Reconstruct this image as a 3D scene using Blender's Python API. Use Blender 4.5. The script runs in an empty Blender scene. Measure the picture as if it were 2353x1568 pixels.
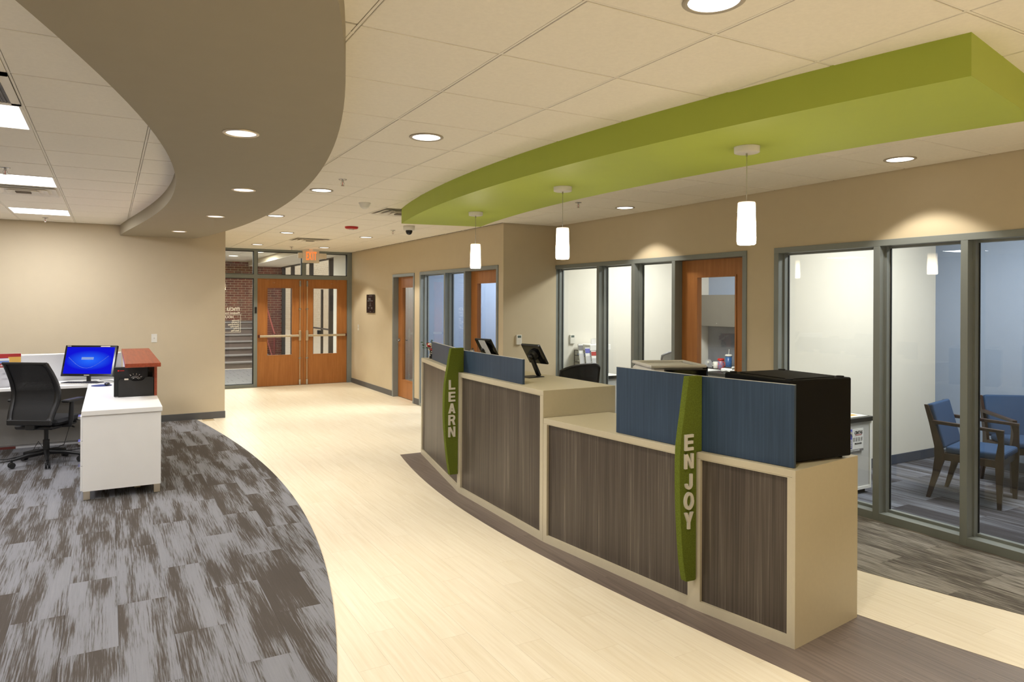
import bpy, math, random
import numpy as np
from mathutils import Vector, Matrix
random.seed(7)
PI = math.pi
SC = bpy.context.scene
COL = SC.collection

# ------------------------------------------------------------------ camera, world, exposure
CAMZ = 1.7147
yaw, roll = 0.5203, 0.0045
Fw = Vector((math.sin(yaw), math.cos(yaw), 0)); r0 = Vector((math.cos(yaw), -math.sin(yaw), 0)); u0 = Vector((0, 0, 1))
rt = math.cos(roll)*r0 + math.sin(roll)*u0; up = math.cos(roll)*u0 - math.sin(roll)*r0
cd = bpy.data.cameras.new('camera'); cam = bpy.data.objects.new('camera', cd); COL.objects.link(cam)
cam.matrix_world = Matrix(((rt.x, up.x, -Fw.x, 0), (rt.y, up.y, -Fw.y, 0), (rt.z, up.z, -Fw.z, CAMZ), (0, 0, 0, 1)))
cd.sensor_width = 36; cd.sensor_fit = 'HORIZONTAL'; cd.lens = 36*1613.02/2353; cd.shift_y = -(784-694.03)/2353
cd.clip_start = 0.05; cd.clip_end = 200
SC.camera = cam
w = bpy.data.worlds.new('world'); SC.world = w; w.use_nodes = True
w.node_tree.nodes['Background'].inputs[0].default_value = (0.95, 0.93, 1.0, 1); w.node_tree.nodes['Background'].inputs[1].default_value = 1.5
vs = SC.view_settings
vs.view_transform = 'Standard'; vs.look = 'None'; vs.gamma = 1; vs.use_curve_mapping = False; vs.exposure = 0.0
WARM = (1.0, 0.93, 0.80); MID = (1.0, 0.97, 0.92); COOL = (0.97, 0.97, 1.0)

def light(name, kind, loc, power, color=WARM, size=0.1, spot=None, blend=0.4, rot=None, sy=None):
    d = bpy.data.lights.new(name, kind); d.energy = power; d.color = color
    if kind == 'AREA':
        d.size = size
        if sy: d.shape = 'RECTANGLE'; d.size_y = sy
    else:
        d.shadow_soft_size = size
    if spot: d.spot_size = spot; d.spot_blend = blend
    o = bpy.data.objects.new(name, d); COL.objects.link(o); o.location = loc
    if rot: o.rotation_euler = rot
    return o
P_DOWN, P_SOFFIT, P_TROFF, P_OFFICE, P_LOBBY = 100, 28, 34, 84, 200
# ceiling troffers of the rooms whose lamps the frame does not show
light('area_light', 'AREA', (6.5, 6.6, 2.72), P_OFFICE, MID, 0.6, sy=1.2)
light('area_light', 'AREA', (6.6, 3.0, 2.72), P_OFFICE, MID, 0.6, sy=1.2)
light('area_light', 'AREA', (5.9, 9.6, 2.72), P_OFFICE*1.25, COOL, 0.6, sy=1.2)
light('area_light', 'AREA', (5.6, 12.3, 2.72), P_OFFICE*0.25, COOL, 0.6, sy=0.6)
light('area_light', 'AREA', (2.6, 18.2, 2.84), P_LOBBY, MID, 1.2, sy=1.2)
light('area_light', 'AREA', (1.2, 16.5, 2.84), P_LOBBY*0.6, MID, 1.2, sy=1.2)

# ------------------------------------------------------------------ materials
def lin(c):
    return tuple((x/255/12.92 if x/255 <= 0.04045 else ((x/255+0.055)/1.055)**2.4) for x in c[:3]) + (1,)
MATS = {}
def nt(name):
    m = bpy.data.materials.new(name); m.use_nodes = True; MATS[name] = m
    return m, m.node_tree.nodes, m.node_tree.links, m.node_tree.nodes['Principled BSDF']
def mat(name, rgb, rough=0.5, metal=0.0, var=0.05, scale=8.0, bump=0.0, bscale=300, stretch=(1, 1, 1), spec=0.5, rgb2=None, emit=None, alpha=None, coat=0):
    """procedural colour: two tones of the base mixed by noise, with optional fine relief"""
    m, n, l, b = nt(name)
    a = lin(rgb); c2 = lin(rgb2) if rgb2 else tuple(min(1, x*(1-var*2)) for x in a[:3]) + (1,)
    geo = n.new('ShaderNodeNewGeometry'); mp = n.new('ShaderNodeMapping'); mp.inputs['Scale'].default_value = stretch
    l.new(geo.outputs['Position'], mp.inputs['Vector'])
    no = n.new('ShaderNodeTexNoise'); no.inputs['Scale'].default_value = scale; no.inputs['Detail'].default_value = 4
    l.new(mp.outputs[0], no.inputs['Vector'])
    cr = n.new('ShaderNodeValToRGB'); cr.color_ramp.elements[0].position = 0.3; cr.color_ramp.elements[1].position = 0.7
    cr.color_ramp.elements[0].color = c2; cr.color_ramp.elements[1].color = a
    l.new(no.outputs['Fac'], cr.inputs[0]); l.new(cr.outputs[0], b.inputs['Base Color'])
    b.inputs['Roughness'].default_value = rough; b.inputs['Metallic'].default_value = metal; b.inputs['Specular IOR Level'].default_value = spec
    b.inputs['Coat Weight'].default_value = coat
    if bump:
        n2 = n.new('ShaderNodeTexNoise'); n2.inputs['Scale'].default_value = bscale; l.new(mp.outputs[0], n2.inputs['Vector'])
        bp = n.new('ShaderNodeBump'); bp.inputs['Strength'].default_value = bump; bp.inputs['Distance'].default_value = 0.002
        l.new(n2.outputs['Fac'], bp.inputs['Height']); l.new(bp.outputs[0], b.inputs['Normal'])
    if emit:
        b.inputs['Emission Color'].default_value = lin(emit[0]); b.inputs['Emission Strength'].default_value = emit[1]
    if alpha is not None: b.inputs['Alpha'].default_value = alpha
    return m
def glass(name, tint=(255, 255, 255), refl=1.0):
    m, n, l, b = nt(name); n.remove(b)
    out = n['Material Output']; tr = n.new('ShaderNodeBsdfTransparent'); tr.inputs[0].default_value = lin(tint)
    gl = n.new('ShaderNodeBsdfGlossy'); gl.inputs['Roughness'].default_value = 0.0
    fr = n.new('ShaderNodeFresnel'); ge = n.new('ShaderNodeNewGeometry'); io = n.new('ShaderNodeMapRange'); io.inputs[3].default_value = 1.5; io.inputs[4].default_value = 1/1.5
    l.new(ge.outputs['Backfacing'], io.inputs[0]); l.new(io.outputs[0], fr.inputs['IOR'])      # thin pane: no total reflection at the rear face
    mu = n.new('ShaderNodeMath'); mu.operation = 'MULTIPLY'; mu.inputs[1].default_value = refl; l.new(fr.outputs[0], mu.inputs[0])
    mx = n.new('ShaderNodeMixShader'); l.new(mu.outputs[0], mx.inputs[0]); l.new(tr.outputs[0], mx.inputs[1]); l.new(gl.outputs[0], mx.inputs[2])
    l.new(mx.outputs[0], out.inputs[0]); return m
def emis(name, rgb, s, rgb2=None):
    m, n, l, b = nt(name); n.remove(b)
    e = n.new('ShaderNodeEmission'); e.inputs[0].default_value = lin(rgb); e.inputs[1].default_value = s
    l.new(e.outputs[0], n['Material Output'].inputs[0]); return m
def streak(name, stops, sx, sy, sz, rough=0.45, fine=3.0, perobj=False, bump=0.0, mask=None, spec=0.5):
    """elongated noise streaks (wood grain, carpet bars); perobj shifts the pattern for each plank"""
    m, n, l, b = nt(name)
    geo = n.new('ShaderNodeNewGeometry'); vec = geo.outputs['Position']
    rnd = None
    if perobj:
        oi = n.new('ShaderNodeObjectInfo'); rnd = oi.outputs['Random']
        sc = n.new('ShaderNodeMath'); sc.operation = 'MULTIPLY'; sc.inputs[1].default_value = 137.0; l.new(rnd, sc.inputs[0])
        cb = n.new('ShaderNodeCombineXYZ'); l.new(sc.outputs[0], cb.inputs[0]); l.new(sc.outputs[0], cb.inputs[1])
        ad = n.new('ShaderNodeVectorMath'); ad.operation = 'ADD'; l.new(vec, ad.inputs[0]); l.new(cb.outputs[0], ad.inputs[1]); vec = ad.outputs[0]
    mp = n.new('ShaderNodeMapping'); mp.inputs['Scale'].default_value = (sx, sy, sz); l.new(vec, mp.inputs['Vector'])
    no = n.new('ShaderNodeTexNoise'); no.inputs['Scale'].default_value = 1; no.inputs['Detail'].default_value = fine; no.inputs['Roughness'].default_value = 0.65
    l.new(mp.outputs[0], no.inputs['Vector']); fac = no.outputs['Fac']
    if mask:
        mp2 = n.new('ShaderNodeMapping'); mp2.inputs['Scale'].default_value = mask[:3]; l.new(vec, mp2.inputs['Vector'])
        n2 = n.new('ShaderNodeTexNoise'); n2.inputs['Scale'].default_value = 1; n2.inputs['Detail'].default_value = 1; l.new(mp2.outputs[0], n2.inputs['Vector'])
        mx = n.new('ShaderNodeMix'); mx.data_type = 'FLOAT'; mx.inputs[0].default_value = mask[3]
        l.new(fac, mx.inputs[2]); l.new(n2.outputs['Fac'], mx.inputs[3]); fac = mx.outputs[0]
    if perobj:
        m3 = n.new('ShaderNodeMath'); m3.operation = 'MULTIPLY_ADD'; m3.inputs[1].default_value = perobj; m3.inputs[2].default_value = -perobj/2; l.new(rnd, m3.inputs[0])
        m4 = n.new('ShaderNodeMath'); m4.operation = 'ADD'; l.new(fac, m4.inputs[0]); l.new(m3.outputs[0], m4.inputs[1]); fac = m4.outputs[0]
    cr = n.new('ShaderNodeValToRGB'); els = cr.color_ramp.elements
    while len(els) < len(stops): els.new(0.5)
    for e, (p, c) in zip(els, stops): e.position = p; e.color = lin(c)
    l.new(fac, cr.inputs[0]); l.new(cr.outputs[0], b.inputs['Base Color'])
    b.inputs['Roughness'].default_value = rough; b.inputs['Specular IOR Level'].default_value = spec
    if bump:
        n5 = n.new('ShaderNodeTexNoise'); n5.inputs['Scale'].default_value = 350; l.new(geo.outputs['Position'], n5.inputs['Vector'])
        bp = n.new('ShaderNodeBump'); bp.inputs['Strength'].default_value = bump; bp.inputs['Distance'].default_value = 0.003
        l.new(n5.outputs['Fac'], bp.inputs['Height']); l.new(bp.outputs[0], b.inputs['Normal'])
    return m
def meshy(name, rgb, dens=900, hole=0.35):
    """woven see-through net"""
    m, n, l, b = nt(name); b.inputs['Base Color'].default_value = lin(rgb); b.inputs['Roughness'].default_value = 0.7
    tc = n.new('ShaderNodeTexCoord'); vo = n.new('ShaderNodeTexNoise'); vo.inputs['Scale'].default_value = dens; l.new(tc.outputs['Object'], vo.inputs['Vector'])
    cr = n.new('ShaderNodeMath'); cr.operation = 'GREATER_THAN'; cr.inputs[1].default_value = 0.5-(0.5-hole)*0.35; l.new(vo.outputs['Fac'], cr.inputs[0]); l.new(cr.outputs[0], b.inputs['Alpha'])
    return m

mat('wall_beige', (206, 192, 165), 0.75, bump=0.15, var=0.01, spec=0.2)
mat('wall_white', (232, 228, 218), 0.75, bump=0.12, var=0.01, spec=0.2)
mat('wall_blue', (140, 154, 178), 0.75, bump=0.12, var=0.01, spec=0.2)
mat('soffit_taupe', (167, 158, 138), 0.8, var=0.01, bump=0.08, spec=0.2)
mat('cloud_green', (178, 194, 82), 0.55, var=0.01, bump=0.08, spec=0.25)
mat('ceiling_tile', (250, 244, 231), 0.9, var=0.02, scale=60, bump=0.35, bscale=500, spec=0.1)
mat('grid_white', (244, 238, 226), 0.5, var=0.01, spec=0.2)
mat('grid_void', (120, 110, 95), 0.9)
mat('base_slate', (66, 74, 92), 0.55, var=0.03)
mat('base_vinyl', (92, 92, 92), 0.55, var=0.03)
mat('frame_grey', (132, 138, 137), 0.38, var=0.02, spec=0.45)
mat('frame_seal', (20, 20, 22), 0.6)
mat('dark_bronze', (66, 58, 54), 0.45)
streak('door_wood', [(0.3, (158, 98, 46)), (0.5, (170, 110, 55)), (0.7, (180, 120, 63))], 26, 26, 1.6, rough=0.4, fine=5)
streak('plank_cream', [(0.3, (228, 215, 188)), (0.5, (235, 223, 199)), (0.72, (241, 231, 209))], 45, 1.6, 1, rough=0.42, fine=4, perobj=0.12, spec=0.3)
mat('floor_base', (205, 184, 146), 0.6)
streak('plank_brown', [(0.3, (100, 88, 81)), (0.5, (117, 104, 96)), (0.75, (132, 119, 110))], 60, 1.4, 1, rough=0.42, fine=4, perobj=0.10, spec=0.3)
streak('carpet_left', [(0.0, (72, 67, 62)), (0.46, (86, 80, 75)), (0.50, (112, 110, 110)), (0.54, (132, 132, 136)), (1.0, (152, 152, 157))], 120, 3.6, 1, rough=0.95, fine=5, perobj=0.07, bump=0.8, mask=(8.5, 1.0, 1, 0.5), spec=0.05)
streak('carpet_right', [(0.0, (78, 74, 70)), (0.42, (92, 87, 82)), (0.5, (124, 119, 112)), (0.56, (146, 141, 134)), (0.70, (158, 153, 146)), (0.76, (210, 205, 196))], 95, 5.0, 1, rough=0.95, fine=4, perobj=0.10, bump=0.8, mask=(9, 2.0, 1, 0.28), spec=0.05)
streak('carpet_office', [(0.0, (58, 57, 62)), (0.46, (72, 70, 76)), (0.54, (106, 108, 118)), (0.7, (132, 136, 150))], 50, 1.1, 1, rough=0.95, fine=5, perobj=0.22, bump=0.8, mask=(11, .8, 1, 0.4), spec=0.05)
mat('counter_ivory', (196, 186, 160), 0.42, var=0.015, scale=40, spec=0.35)
streak('laminate_dark', [(0.28, (50, 42, 36)), (0.48, (76, 67, 58)), (0.60, (92, 83, 73)), (0.74, (152, 140, 124))], 110, 110, 1.1, rough=0.40, fine=5, mask=(9, 9, 0.6, 0.25), spec=0.4)
streak('laminate_blue', [(0.3, (44, 61, 80)), (0.5, (50, 68, 89)), (0.7, (58, 77, 98))], 70, 70, 2.0, rough=0.4, fine=4, spec=0.4)
mat('edge_white', (200, 200, 198), 0.4)
mat('felt_green', (108, 120, 46), 0.95, var=0.18, scale=160, bump=0.7, bscale=500, spec=0.05)
mat('letter_white', (214, 208, 192), 0.45)
mat('laminate_white', (246, 245, 242), 0.32, var=0.01, spec=0.5)
mat('laminate_grey', (206, 206, 206), 0.4)
mat('desk_shade_grey', (140, 137, 132), 0.6)  # partition grey darkened, with the shade under the desk put into the colour
mat('fabric_grey', (206, 206, 208), 0.9, var=0.05, scale=300, bump=0.3)
streak('cherry', [(0.3, (124, 50, 28)), (0.55, (150, 66, 38)), (0.75, (166, 80, 48))], 40, 2, 40, rough=0.35, fine=4)
mat('black_plastic', (20, 20, 21), 0.42, var=0.1)
mat('black_matte', (16, 16, 17), 0.75, var=0.1)
mat('black_gloss', (12, 12, 13), 0.12, spec=0.6)
mat('black_fabric', (24, 24, 27), 0.95, bump=0.4)
mat('black_steel', (11, 11, 11), 0.6, var=0.1, bump=0.15, bscale=600, spec=0.15)
mat('chrome', (200, 200, 200), 0.18, metal=1)
mat('steel', (228, 218, 198), 0.38, metal=1, var=0.03)
mat('downlight_trim', (176, 166, 148), 0.4)
mat('trim_white', (226, 216, 198), 0.45)
mat('silver_plastic', (204, 202, 198), 0.4)
mat('white_plastic', (232, 230, 222), 0.4)
mat('red_plastic', (190, 24, 20), 0.35)
mat('screen_grey', (92, 108, 104), 0.3)
mat('paper_white', (238, 238, 238), 0.7)
mat('paper_yellow', (240, 232, 150), 0.7)
mat('paper_red', (176, 40, 38), 0.6)
mat('paper_gold', (222, 176, 84), 0.6)
mat('paper_blue', (120, 150, 214), 0.6)
mat('print_violet', (92, 96, 190), 0.6)
mat('print_grey', (120, 120, 124), 0.6)
mat('blue_pad', (40, 56, 120), 0.8)
mat('ink_dark', (34, 34, 44), 0.6)
mat('fabric_blue', (62, 84, 118), 0.95, var=0.3, scale=350, bump=0.7, bscale=700, spec=0.05, rgb2=(46, 66, 98))
streak('walnut', [(0.3, (38, 25, 20)), (0.6, (56, 38, 30)), (0.8, (68, 48, 38))], 40, 40, 6, rough=0.38, fine=3)
mat('acrylic', (220, 220, 226), 0.08, alpha=0.35)
mat('rose_red', (170, 16, 22), 0.6, var=0.25, scale=90)
mat('rose_white', (236, 226, 206), 0.6)
mat('leaf_green', (58, 92, 44), 0.6, var=0.2, scale=40)
mat('mortar', (206, 192, 168), 0.9, bump=0.4)
mat('brick_red', (128, 72, 58), 0.85, rgb2=(94, 54, 48), scale=6, bump=0.5, bscale=200)
mat('brick_cream', (226, 208, 176), 0.85, rgb2=(212, 190, 156), scale=6, bump=0.4)
mat('stair_brown', (84, 70, 65), 0.6, var=0.08, scale=30)
mat('nosing_grey', (118, 112, 110), 0.5)
mat('slate_tile', (92, 90, 94), 0.5, var=0.1, scale=12)
mat('grout', (196, 184, 168), 0.8)
mat('sandstone', (232, 214, 184), 0.7)
mat('oxblood', (96, 40, 34), 0.5)
mat('vinyl_white', (240, 238, 230), 0.6)
mat('tumbler_print', (70, 120, 170), 0.4, rgb2=(190, 80, 60), scale=45)
mat('tumbler_blue', (50, 110, 170), 0.3, rgb2=(20, 60, 120), scale=60)
mat('hutch_taupe', (98, 94, 86), 0.4, metal=0.1)
mat('tack_grey', (120, 122, 130), 0.9, bump=0.4)
glass('pane_glass', (246, 250, 248))
glass('office_glass', (250, 253, 252))
emis('lamp_white', (255, 250, 244), 3.0)
emis('lamp_soffit', (255, 244, 238), 1.6)
emis('lamp_troffer', (248, 250, 255), 5.0)
emis('lamp_office', (255, 250, 240), 4.0)
emis('exit_glow', (255, 110, 44), 1.8)
m, n, l, b = nt('shade_glass'); n.remove(b)          # opal glass, brighter low down where the lamp sits
tc = n.new('ShaderNodeTexCoord'); sp = n.new('ShaderNodeSeparateXYZ'); l.new(tc.outputs['Generated'], sp.inputs[0])
cr = n.new('ShaderNodeValToRGB'); e = cr.color_ramp.elements; e[0].position = 0.0; e[0].color = (30, 25.5, 19, 1); e[1].position = 1.0; e[1].color = (1.2, 0.95, 0.66, 1)
x = e.new(0.72); x.color = (12, 9.8, 7, 1); l.new(sp.outputs[2], cr.inputs[0])
em = n.new('ShaderNodeEmission'); l.new(cr.outputs[0], em.inputs[0]); l.new(em.outputs[0], n['Material Output'].inputs[0])
m, n, l, b = nt('monitor_screen'); n.remove(b)       # lit blue desktop with a paler centre and an arc
tc = n.new('ShaderNodeTexCoord'); gr = n.new('ShaderNodeTexGradient'); gr.gradient_type = 'SPHERICAL'
mp = n.new('ShaderNodeMapping'); mp.inputs['Location'].default_value = (-1.0, -0.5, -1.25); mp.inputs['Scale'].default_value = (2.0, 1.0, 2.5); l.new(tc.outputs['Generated'], mp.inputs['Vector']); l.new(mp.outputs[0], gr.inputs[0])
cr = n.new('ShaderNodeValToRGB'); cr.color_ramp.elements[0].color = lin((18, 22, 214)); cr.color_ramp.elements[1].color = lin((40, 110, 255)); l.new(gr.outputs['Fac'], cr.inputs[0])
em = n.new('ShaderNodeEmission'); em.inputs[1].default_value = 1.0; l.new(cr.outputs[0], em.inputs[0]); l.new(em.outputs[0], n['Material Output'].inputs[0])
meshy('net_black', (12, 12, 13), 1400, -0.05)
meshy('net_grey', (70, 68, 66), 900, 0.3)

# ------------------------------------------------------------------ mesh helpers
def wm(o):
    M = Matrix.Identity(4)
    while o is not None:
        M = (Matrix.LocRotScale(o.location, o.rotation_euler, o.scale)) @ M; o = o.parent
    return M
class MB:
    def __init__(s): s.v = []; s.f = []; s.sm = []
    def add(s, vs, fs, smooth=False, M=None):
        k = len(s.v)
        for p in vs:
            p = Vector(p); s.v.append(tuple(M @ p) if M else tuple(p))
        for f in fs: s.f.append(tuple(i+k for i in f)); s.sm.append(smooth)
        return s
    def box(s, x0, x1, y0, y1, z0, z1, M=None):
        if x0 > x1: x0, x1 = x1, x0
        if y0 > y1: y0, y1 = y1, y0
        if z0 > z1: z0, z1 = z1, z0
        return s.add([(x0, y0, z0), (x1, y0, z0), (x1, y1, z0), (x0, y1, z0), (x0, y0, z1), (x1, y0, z1), (x1, y1, z1), (x0, y1, z1)],
                     [(0, 3, 2, 1), (4, 5, 6, 7), (0, 1, 5, 4), (1, 2, 6, 5), (2, 3, 7, 6), (3, 0, 4, 7)], M=M)
    def rbox(s, x0, x1, y0, y1, z0, z1, b=0.004, M=None):
        """box whose twelve edges are chamfered"""
        vs = []; 
        for sx, X in ((1, x0), (-1, x1)):
            for sy, Y in ((1, y0), (-1, y1)):
                for sz, Z in ((1, z0), (-1, z1)):
                    vs += [(X, Y+sy*b, Z+sz*b), (X+sx*b, Y, Z+sz*b), (X+sx*b, Y+sy*b, Z)]
        def i(a, c, d, k): return (a*4+c*2+d)*3+k
        fs = []
        fs += [(i(0,0,0,0), i(0,0,1,0), i(0,1,1,0), i(0,1,0,0)), (i(1,0,0,0), i(1,1,0,0), i(1,1,1,0), i(1,0,1,0))]
        fs += [(i(0,0,0,1), i(1,0,0,1), i(1,0,1,1), i(0,0,1,1)), (i(0,1,0,1), i(0,1,1,1), i(1,1,1,1), i(1,1,0,1))]
        fs += [(i(0,0,0,2), i(0,1,0,2), i(1,1,0,2), i(1,0,0,2)), (i(0,0,1,2), i(1,0,1,2), i(1,1,1,2), i(0,1,1,2))]
        for c in (0, 1):
            for d in (0, 1):
                fs.append((i(0,c,d,1), i(1,c,d,1), i(1,c,d,2), i(0,c,d,2)) if (c+d) % 2 == 1 else (i(0,c,d,1), i(0,c,d,2), i(1,c,d,2), i(1,c,d,1)))
                fs.append((i(c,0,d,0), i(c,1,d,0), i(c,1,d,2), i(c,0,d,2)) if (c+d) % 2 == 0 else (i(c,0,d,0), i(c,0,d,2), i(c,1,d,2), i(c,1,d,0)))
                fs.append((i(c,d,0,0), i(c,d,1,0), i(c,d,1,1), i(c,d,0,1)) if (c+d) % 2 == 1 else (i(c,d,0,0), i(c,d,0,1), i(c,d,1,1), i(c,d,1,0)))
        for a in (0, 1):
            for c in (0, 1):
                for d in (0, 1):
                    t = (i(a,c,d,0), i(a,c,d,1), i(a,c,d,2)); fs.append(t if (a+c+d) % 2 == 0 else t[::-1])
        return s.add(vs, fs, M=M)
    def cyl(s, p0, p1, r0, r1=None, n=20, caps=True, smooth=True, M=None):
        p0 = Vector(p0); p1 = Vector(p1); r1 = r0 if r1 is None else r1
        d = (p1-p0).normalized(); a = Vector((1, 0, 0)) if abs(d.x) < 0.9 else Vector((0, 1, 0))
        u = d.cross(a).normalized(); v = d.cross(u)
        vs = []
        for p, r in ((p0, r0), (p1, r1)):
            for k in range(n):
                t = 2*PI*k/n; vs.append(p+u*math.cos(t)*r+v*math.sin(t)*r)
        s.add(vs, [(k, (k+1) % n, n+(k+1) % n, n+k) for k in range(n)], smooth, M)
        if caps: s.add(vs, [tuple(range(n))[::-1], tuple(range(n, 2*n))], False, M)
        return s
    def lathe(s, prof, c=(0, 0, 0), n=24, smooth=True, M=None):
        vs = []; m = len(prof)
        for r, z in prof:
            for k in range(n):
                t = 2*PI*k/n; vs.append((c[0]+r*math.cos(t), c[1]+r*math.sin(t), c[2]+z))
        return s.add(vs, [(j*n+k, j*n+(k+1) % n, (j+1)*n+(k+1) % n, (j+1)*n+k) for j in range(m-1) for k in range(n)], smooth, M)
    def prism(s, poly, z0, z1, M=None):
        n = len(poly); a = sum(poly[i][0]*poly[(i+1) % n][1]-poly[(i+1) % n][0]*poly[i][1] for i in range(n))
        if a < 0: poly = poly[::-1]
        vs = [(x, y, z0) for x, y in poly]+[(x, y, z1) for x, y in poly]
        return s.add(vs, [tuple(range(n))[::-1], tuple(range(n, 2*n))]+[(i, (i+1) % n, n+(i+1) % n, n+i) for i in range(n)], M=M)
    def tube(s, pts, r, n=8, M=None, smooth=True, closed=False):
        pts = [Vector(p) for p in pts]; vs = []; N = len(pts); pu = None
        for i, p in enumerate(pts):
            a = pts[(i-1) % N] if closed else pts[max(i-1, 0)]; b_ = pts[(i+1) % N] if closed else pts[min(i+1, N-1)]
            d = (b_-a).normalized()
            if pu is None: pu = d.cross(Vector((0, 0, 1)) if abs(d.z) < 0.9 else Vector((1, 0, 0))).normalized()
            u = (pu-d*pu.dot(d)).normalized(); v = d.cross(u); pu = u
            rr = r[i] if isinstance(r, (list, tuple)) else r
            for k in range(n):
                t = 2*PI*k/n; vs.append(p+u*math.cos(t)*rr+v*math.sin(t)*rr)
        fs = [(j*n+k, j*n+(k+1) % n, ((j+1) % N)*n+(k+1) % n, ((j+1) % N)*n+k) for j in range(N if closed else N-1) for k in range(n)]
        s.add(vs, fs, smooth, M)
        if not closed: s.add(vs, [tuple(range(n))[::-1], tuple(range((N-1)*n, N*n))], False, M)
        return s
    def ball(s, c, r, n=12, sc=(1, 1, 1), M=None):
        prof = [(max(1e-4, math.sin(PI*j/(n//2+2)))*1.0, -math.cos(PI*j/(n//2+2))) for j in range(n//2+3)]
        vs = []; m = len(prof)
        for q, z in prof:
            for k in range(n):
                t = 2*PI*k/n; vs.append((c[0]+r*q*math.cos(t)*sc[0], c[1]+r*q*math.sin(t)*sc[1], c[2]+r*z*sc[2]))
        return s.add(vs, [(j*n+k, j*n+(k+1) % n, (j+1)*n+(k+1) % n, (j+1)*n+k) for j in range(m-1) for k in range(n)], True, M)
    def build(s, name, material, parent=None, world=True, **kw):
        me = bpy.data.meshes.new(name); vs = s.v
        if parent is not None and world:
            I = wm(parent).inverted(); vs = [tuple(I @ Vector(p)) for p in vs]
        me.from_pydata(vs, [], s.f)
        me.polygons.foreach_set('use_smooth', s.sm)
        me.materials.append(MATS[material]); me.update()
        o = bpy.data.objects.new(name, me); COL.objects.link(o)
        if parent is not None: o.parent = parent
        for k, v in kw.items(): o[k] = v
        return o
def thing(name, label, cat, loc=(0, 0, 0), rz=0, group=None):
    o = bpy.data.objects.new(name, None); COL.objects.link(o); o.location = loc; o.rotation_euler = (0, 0, rz)
    o.empty_display_size = 0.1; o['label'] = label; o['category'] = cat
    if group: o['group'] = group
    return o
def tag(o, label, cat, group=None):
    o['label'] = label; o['category'] = cat
    if group: o['group'] = group
    return o
def struct(name, mb, material, parent=None):
    o = mb.build(name, material, parent); 
    if parent is None: o['kind'] = 'structure'
    return o
def sempty(name, loc=(0, 0, 0)):
    o = bpy.data.objects.new(name, None); COL.objects.link(o); o.location = loc; o.empty_display_size = 0.1; o['kind'] = 'structure'; return o
def dup(root, loc, rz=None, label=None, group=None):
    r = root.copy(); COL.objects.link(r); r.location = loc
    if rz is not None: r.rotation_euler = (0, 0, rz)
    if label: r['label'] = label
    if group: r['group'] = group
    for ch in list(root.children):
        c = ch.copy(); COL.objects.link(c); c.parent = r
        for g in list(ch.children):
            d = g.copy(); COL.objects.link(d); d.parent = c
    return r
def bev(o, wdt=0.004, seg=2):
    md = o.modifiers.new('b', 'BEVEL'); md.width = wdt; md.segments = seg; md.limit_method = 'ANGLE'; md.angle_limit = 0.6; return o
def txt(s, size, ext=0.001, off=0.0, align='CENTER'):
    c = bpy.data.curves.new('t', 'FONT'); c.body = s; c.size = size; c.extrude = ext; c.offset = off; c.align_x = align; c.resolution_u = 3
    o = bpy.data.objects.new('t', c); COL.objects.link(o)
    dg = bpy.context.evaluated_depsgraph_get(); me = bpy.data.meshes.new_from_object(o.evaluated_get(dg)); bpy.data.objects.remove(o)
    v = [tuple(p.co) for p in me.vertices]; f = [tuple(p.vertices) for p in me.polygons]; bpy.data.meshes.remove(me)
    return v, f
FACE_CAM = lambda x, y, z: Matrix(((1, 0, 0, x), (0, 0, -1, y), (0, 1, 0, z), (0, 0, 0, 1)))      # reads looking along +Y
FACE_WEST = lambda x, y, z: Matrix(((0, 0, -1, x), (-1, 0, 0, y), (0, 1, 0, z), (0, 0, 0, 1)))    # reads looking along +X
MIRROR = lambda x, y, z: Matrix(((-1, 0, 0, x), (0, 0, 1, y), (0, 1, 0, z), (0, 0, 0, 1)))        # reads from outside the glass
def text_on(mb, s, size, M, ext=0.0008, off=0.0, align='CENTER', squeeze=1.0):
    v, f = txt(s, size, ext, off, align); mb.add([(p[0]*squeeze, p[1], p[2]) for p in v], f, M=M)

# ------------------------------------------------------------------ plan geometry
H = 2.743; XA, XB, YB, YL, XR, YR = 5.255, 4.435, 14.548, 11.0, 1.465, 7.97
ZS, ZG = 2.602, 2.575
def fit(pts, deg):
    a = np.array(pts); c = np.polyfit(a[:, 1], a[:, 0], deg); return lambda y: float(np.polyval(c, y))
soffL = fit([(-.241, 2.532), (-.157, 2.819), (-.047, 3.201), (.079, 3.661), (.179, 4.124), (.297, 4.675), (.374, 5.185), (.426, 5.742), (.453, 6.459), (.435, 7.408), (.372, 8.456), (.261, 9.662), (.114, 11.0)], 4)
soffR = fit([(.583, 2.049), (.649, 2.237), (.735, 2.512), (.839, 2.87), (.968, 3.352), (1.097, 3.926), (1.224, 4.636), (1.306, 5.317), (1.362, 5.902), (1.397, 6.743), (1.413, 7.672), (1.356, 8.689), (1.284, 9.569), (1.174, 10.406), (1.046, 11.0)], 4)
carpC = fit([(1.08, 11.0), (1.19, 10.287), (1.275, 9.424), (1.382, 8.121), (1.416, 6.975), (1.383, 5.945), (1.295, 5.075), (1.191, 4.395), (1.089, 3.88), (.966, 3.393), (.895, 3.127)], 3)
cloudL = fit([(2.793, 7.33), (2.619, 6.456), (2.528, 5.61), (2.473, 4.959), (2.459, 4.337), (2.481, 3.756), (2.515, 3.152), (2.557, 2.85), (2.668, 2.17), (2.814, 1.438)], 4)
cloudR = fit([(3.689, 7.174), (3.399, 5.05), (3.431, 3.494), (3.668, 1.91), (3.727, 1.669)], 2)
bandL = fit([(2.816, 7.414), (2.66, 6.517), (2.585, 5.917), (2.52, 5.18), (2.515, 4.345), (2.586, 3.576), (2.642, 3.011), (2.697, 2.436), (2.75, 2.092), (2.86, 1.4)], 4)
carpR = lambda y: 4.0+0.052*(y-4.6)**2
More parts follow.
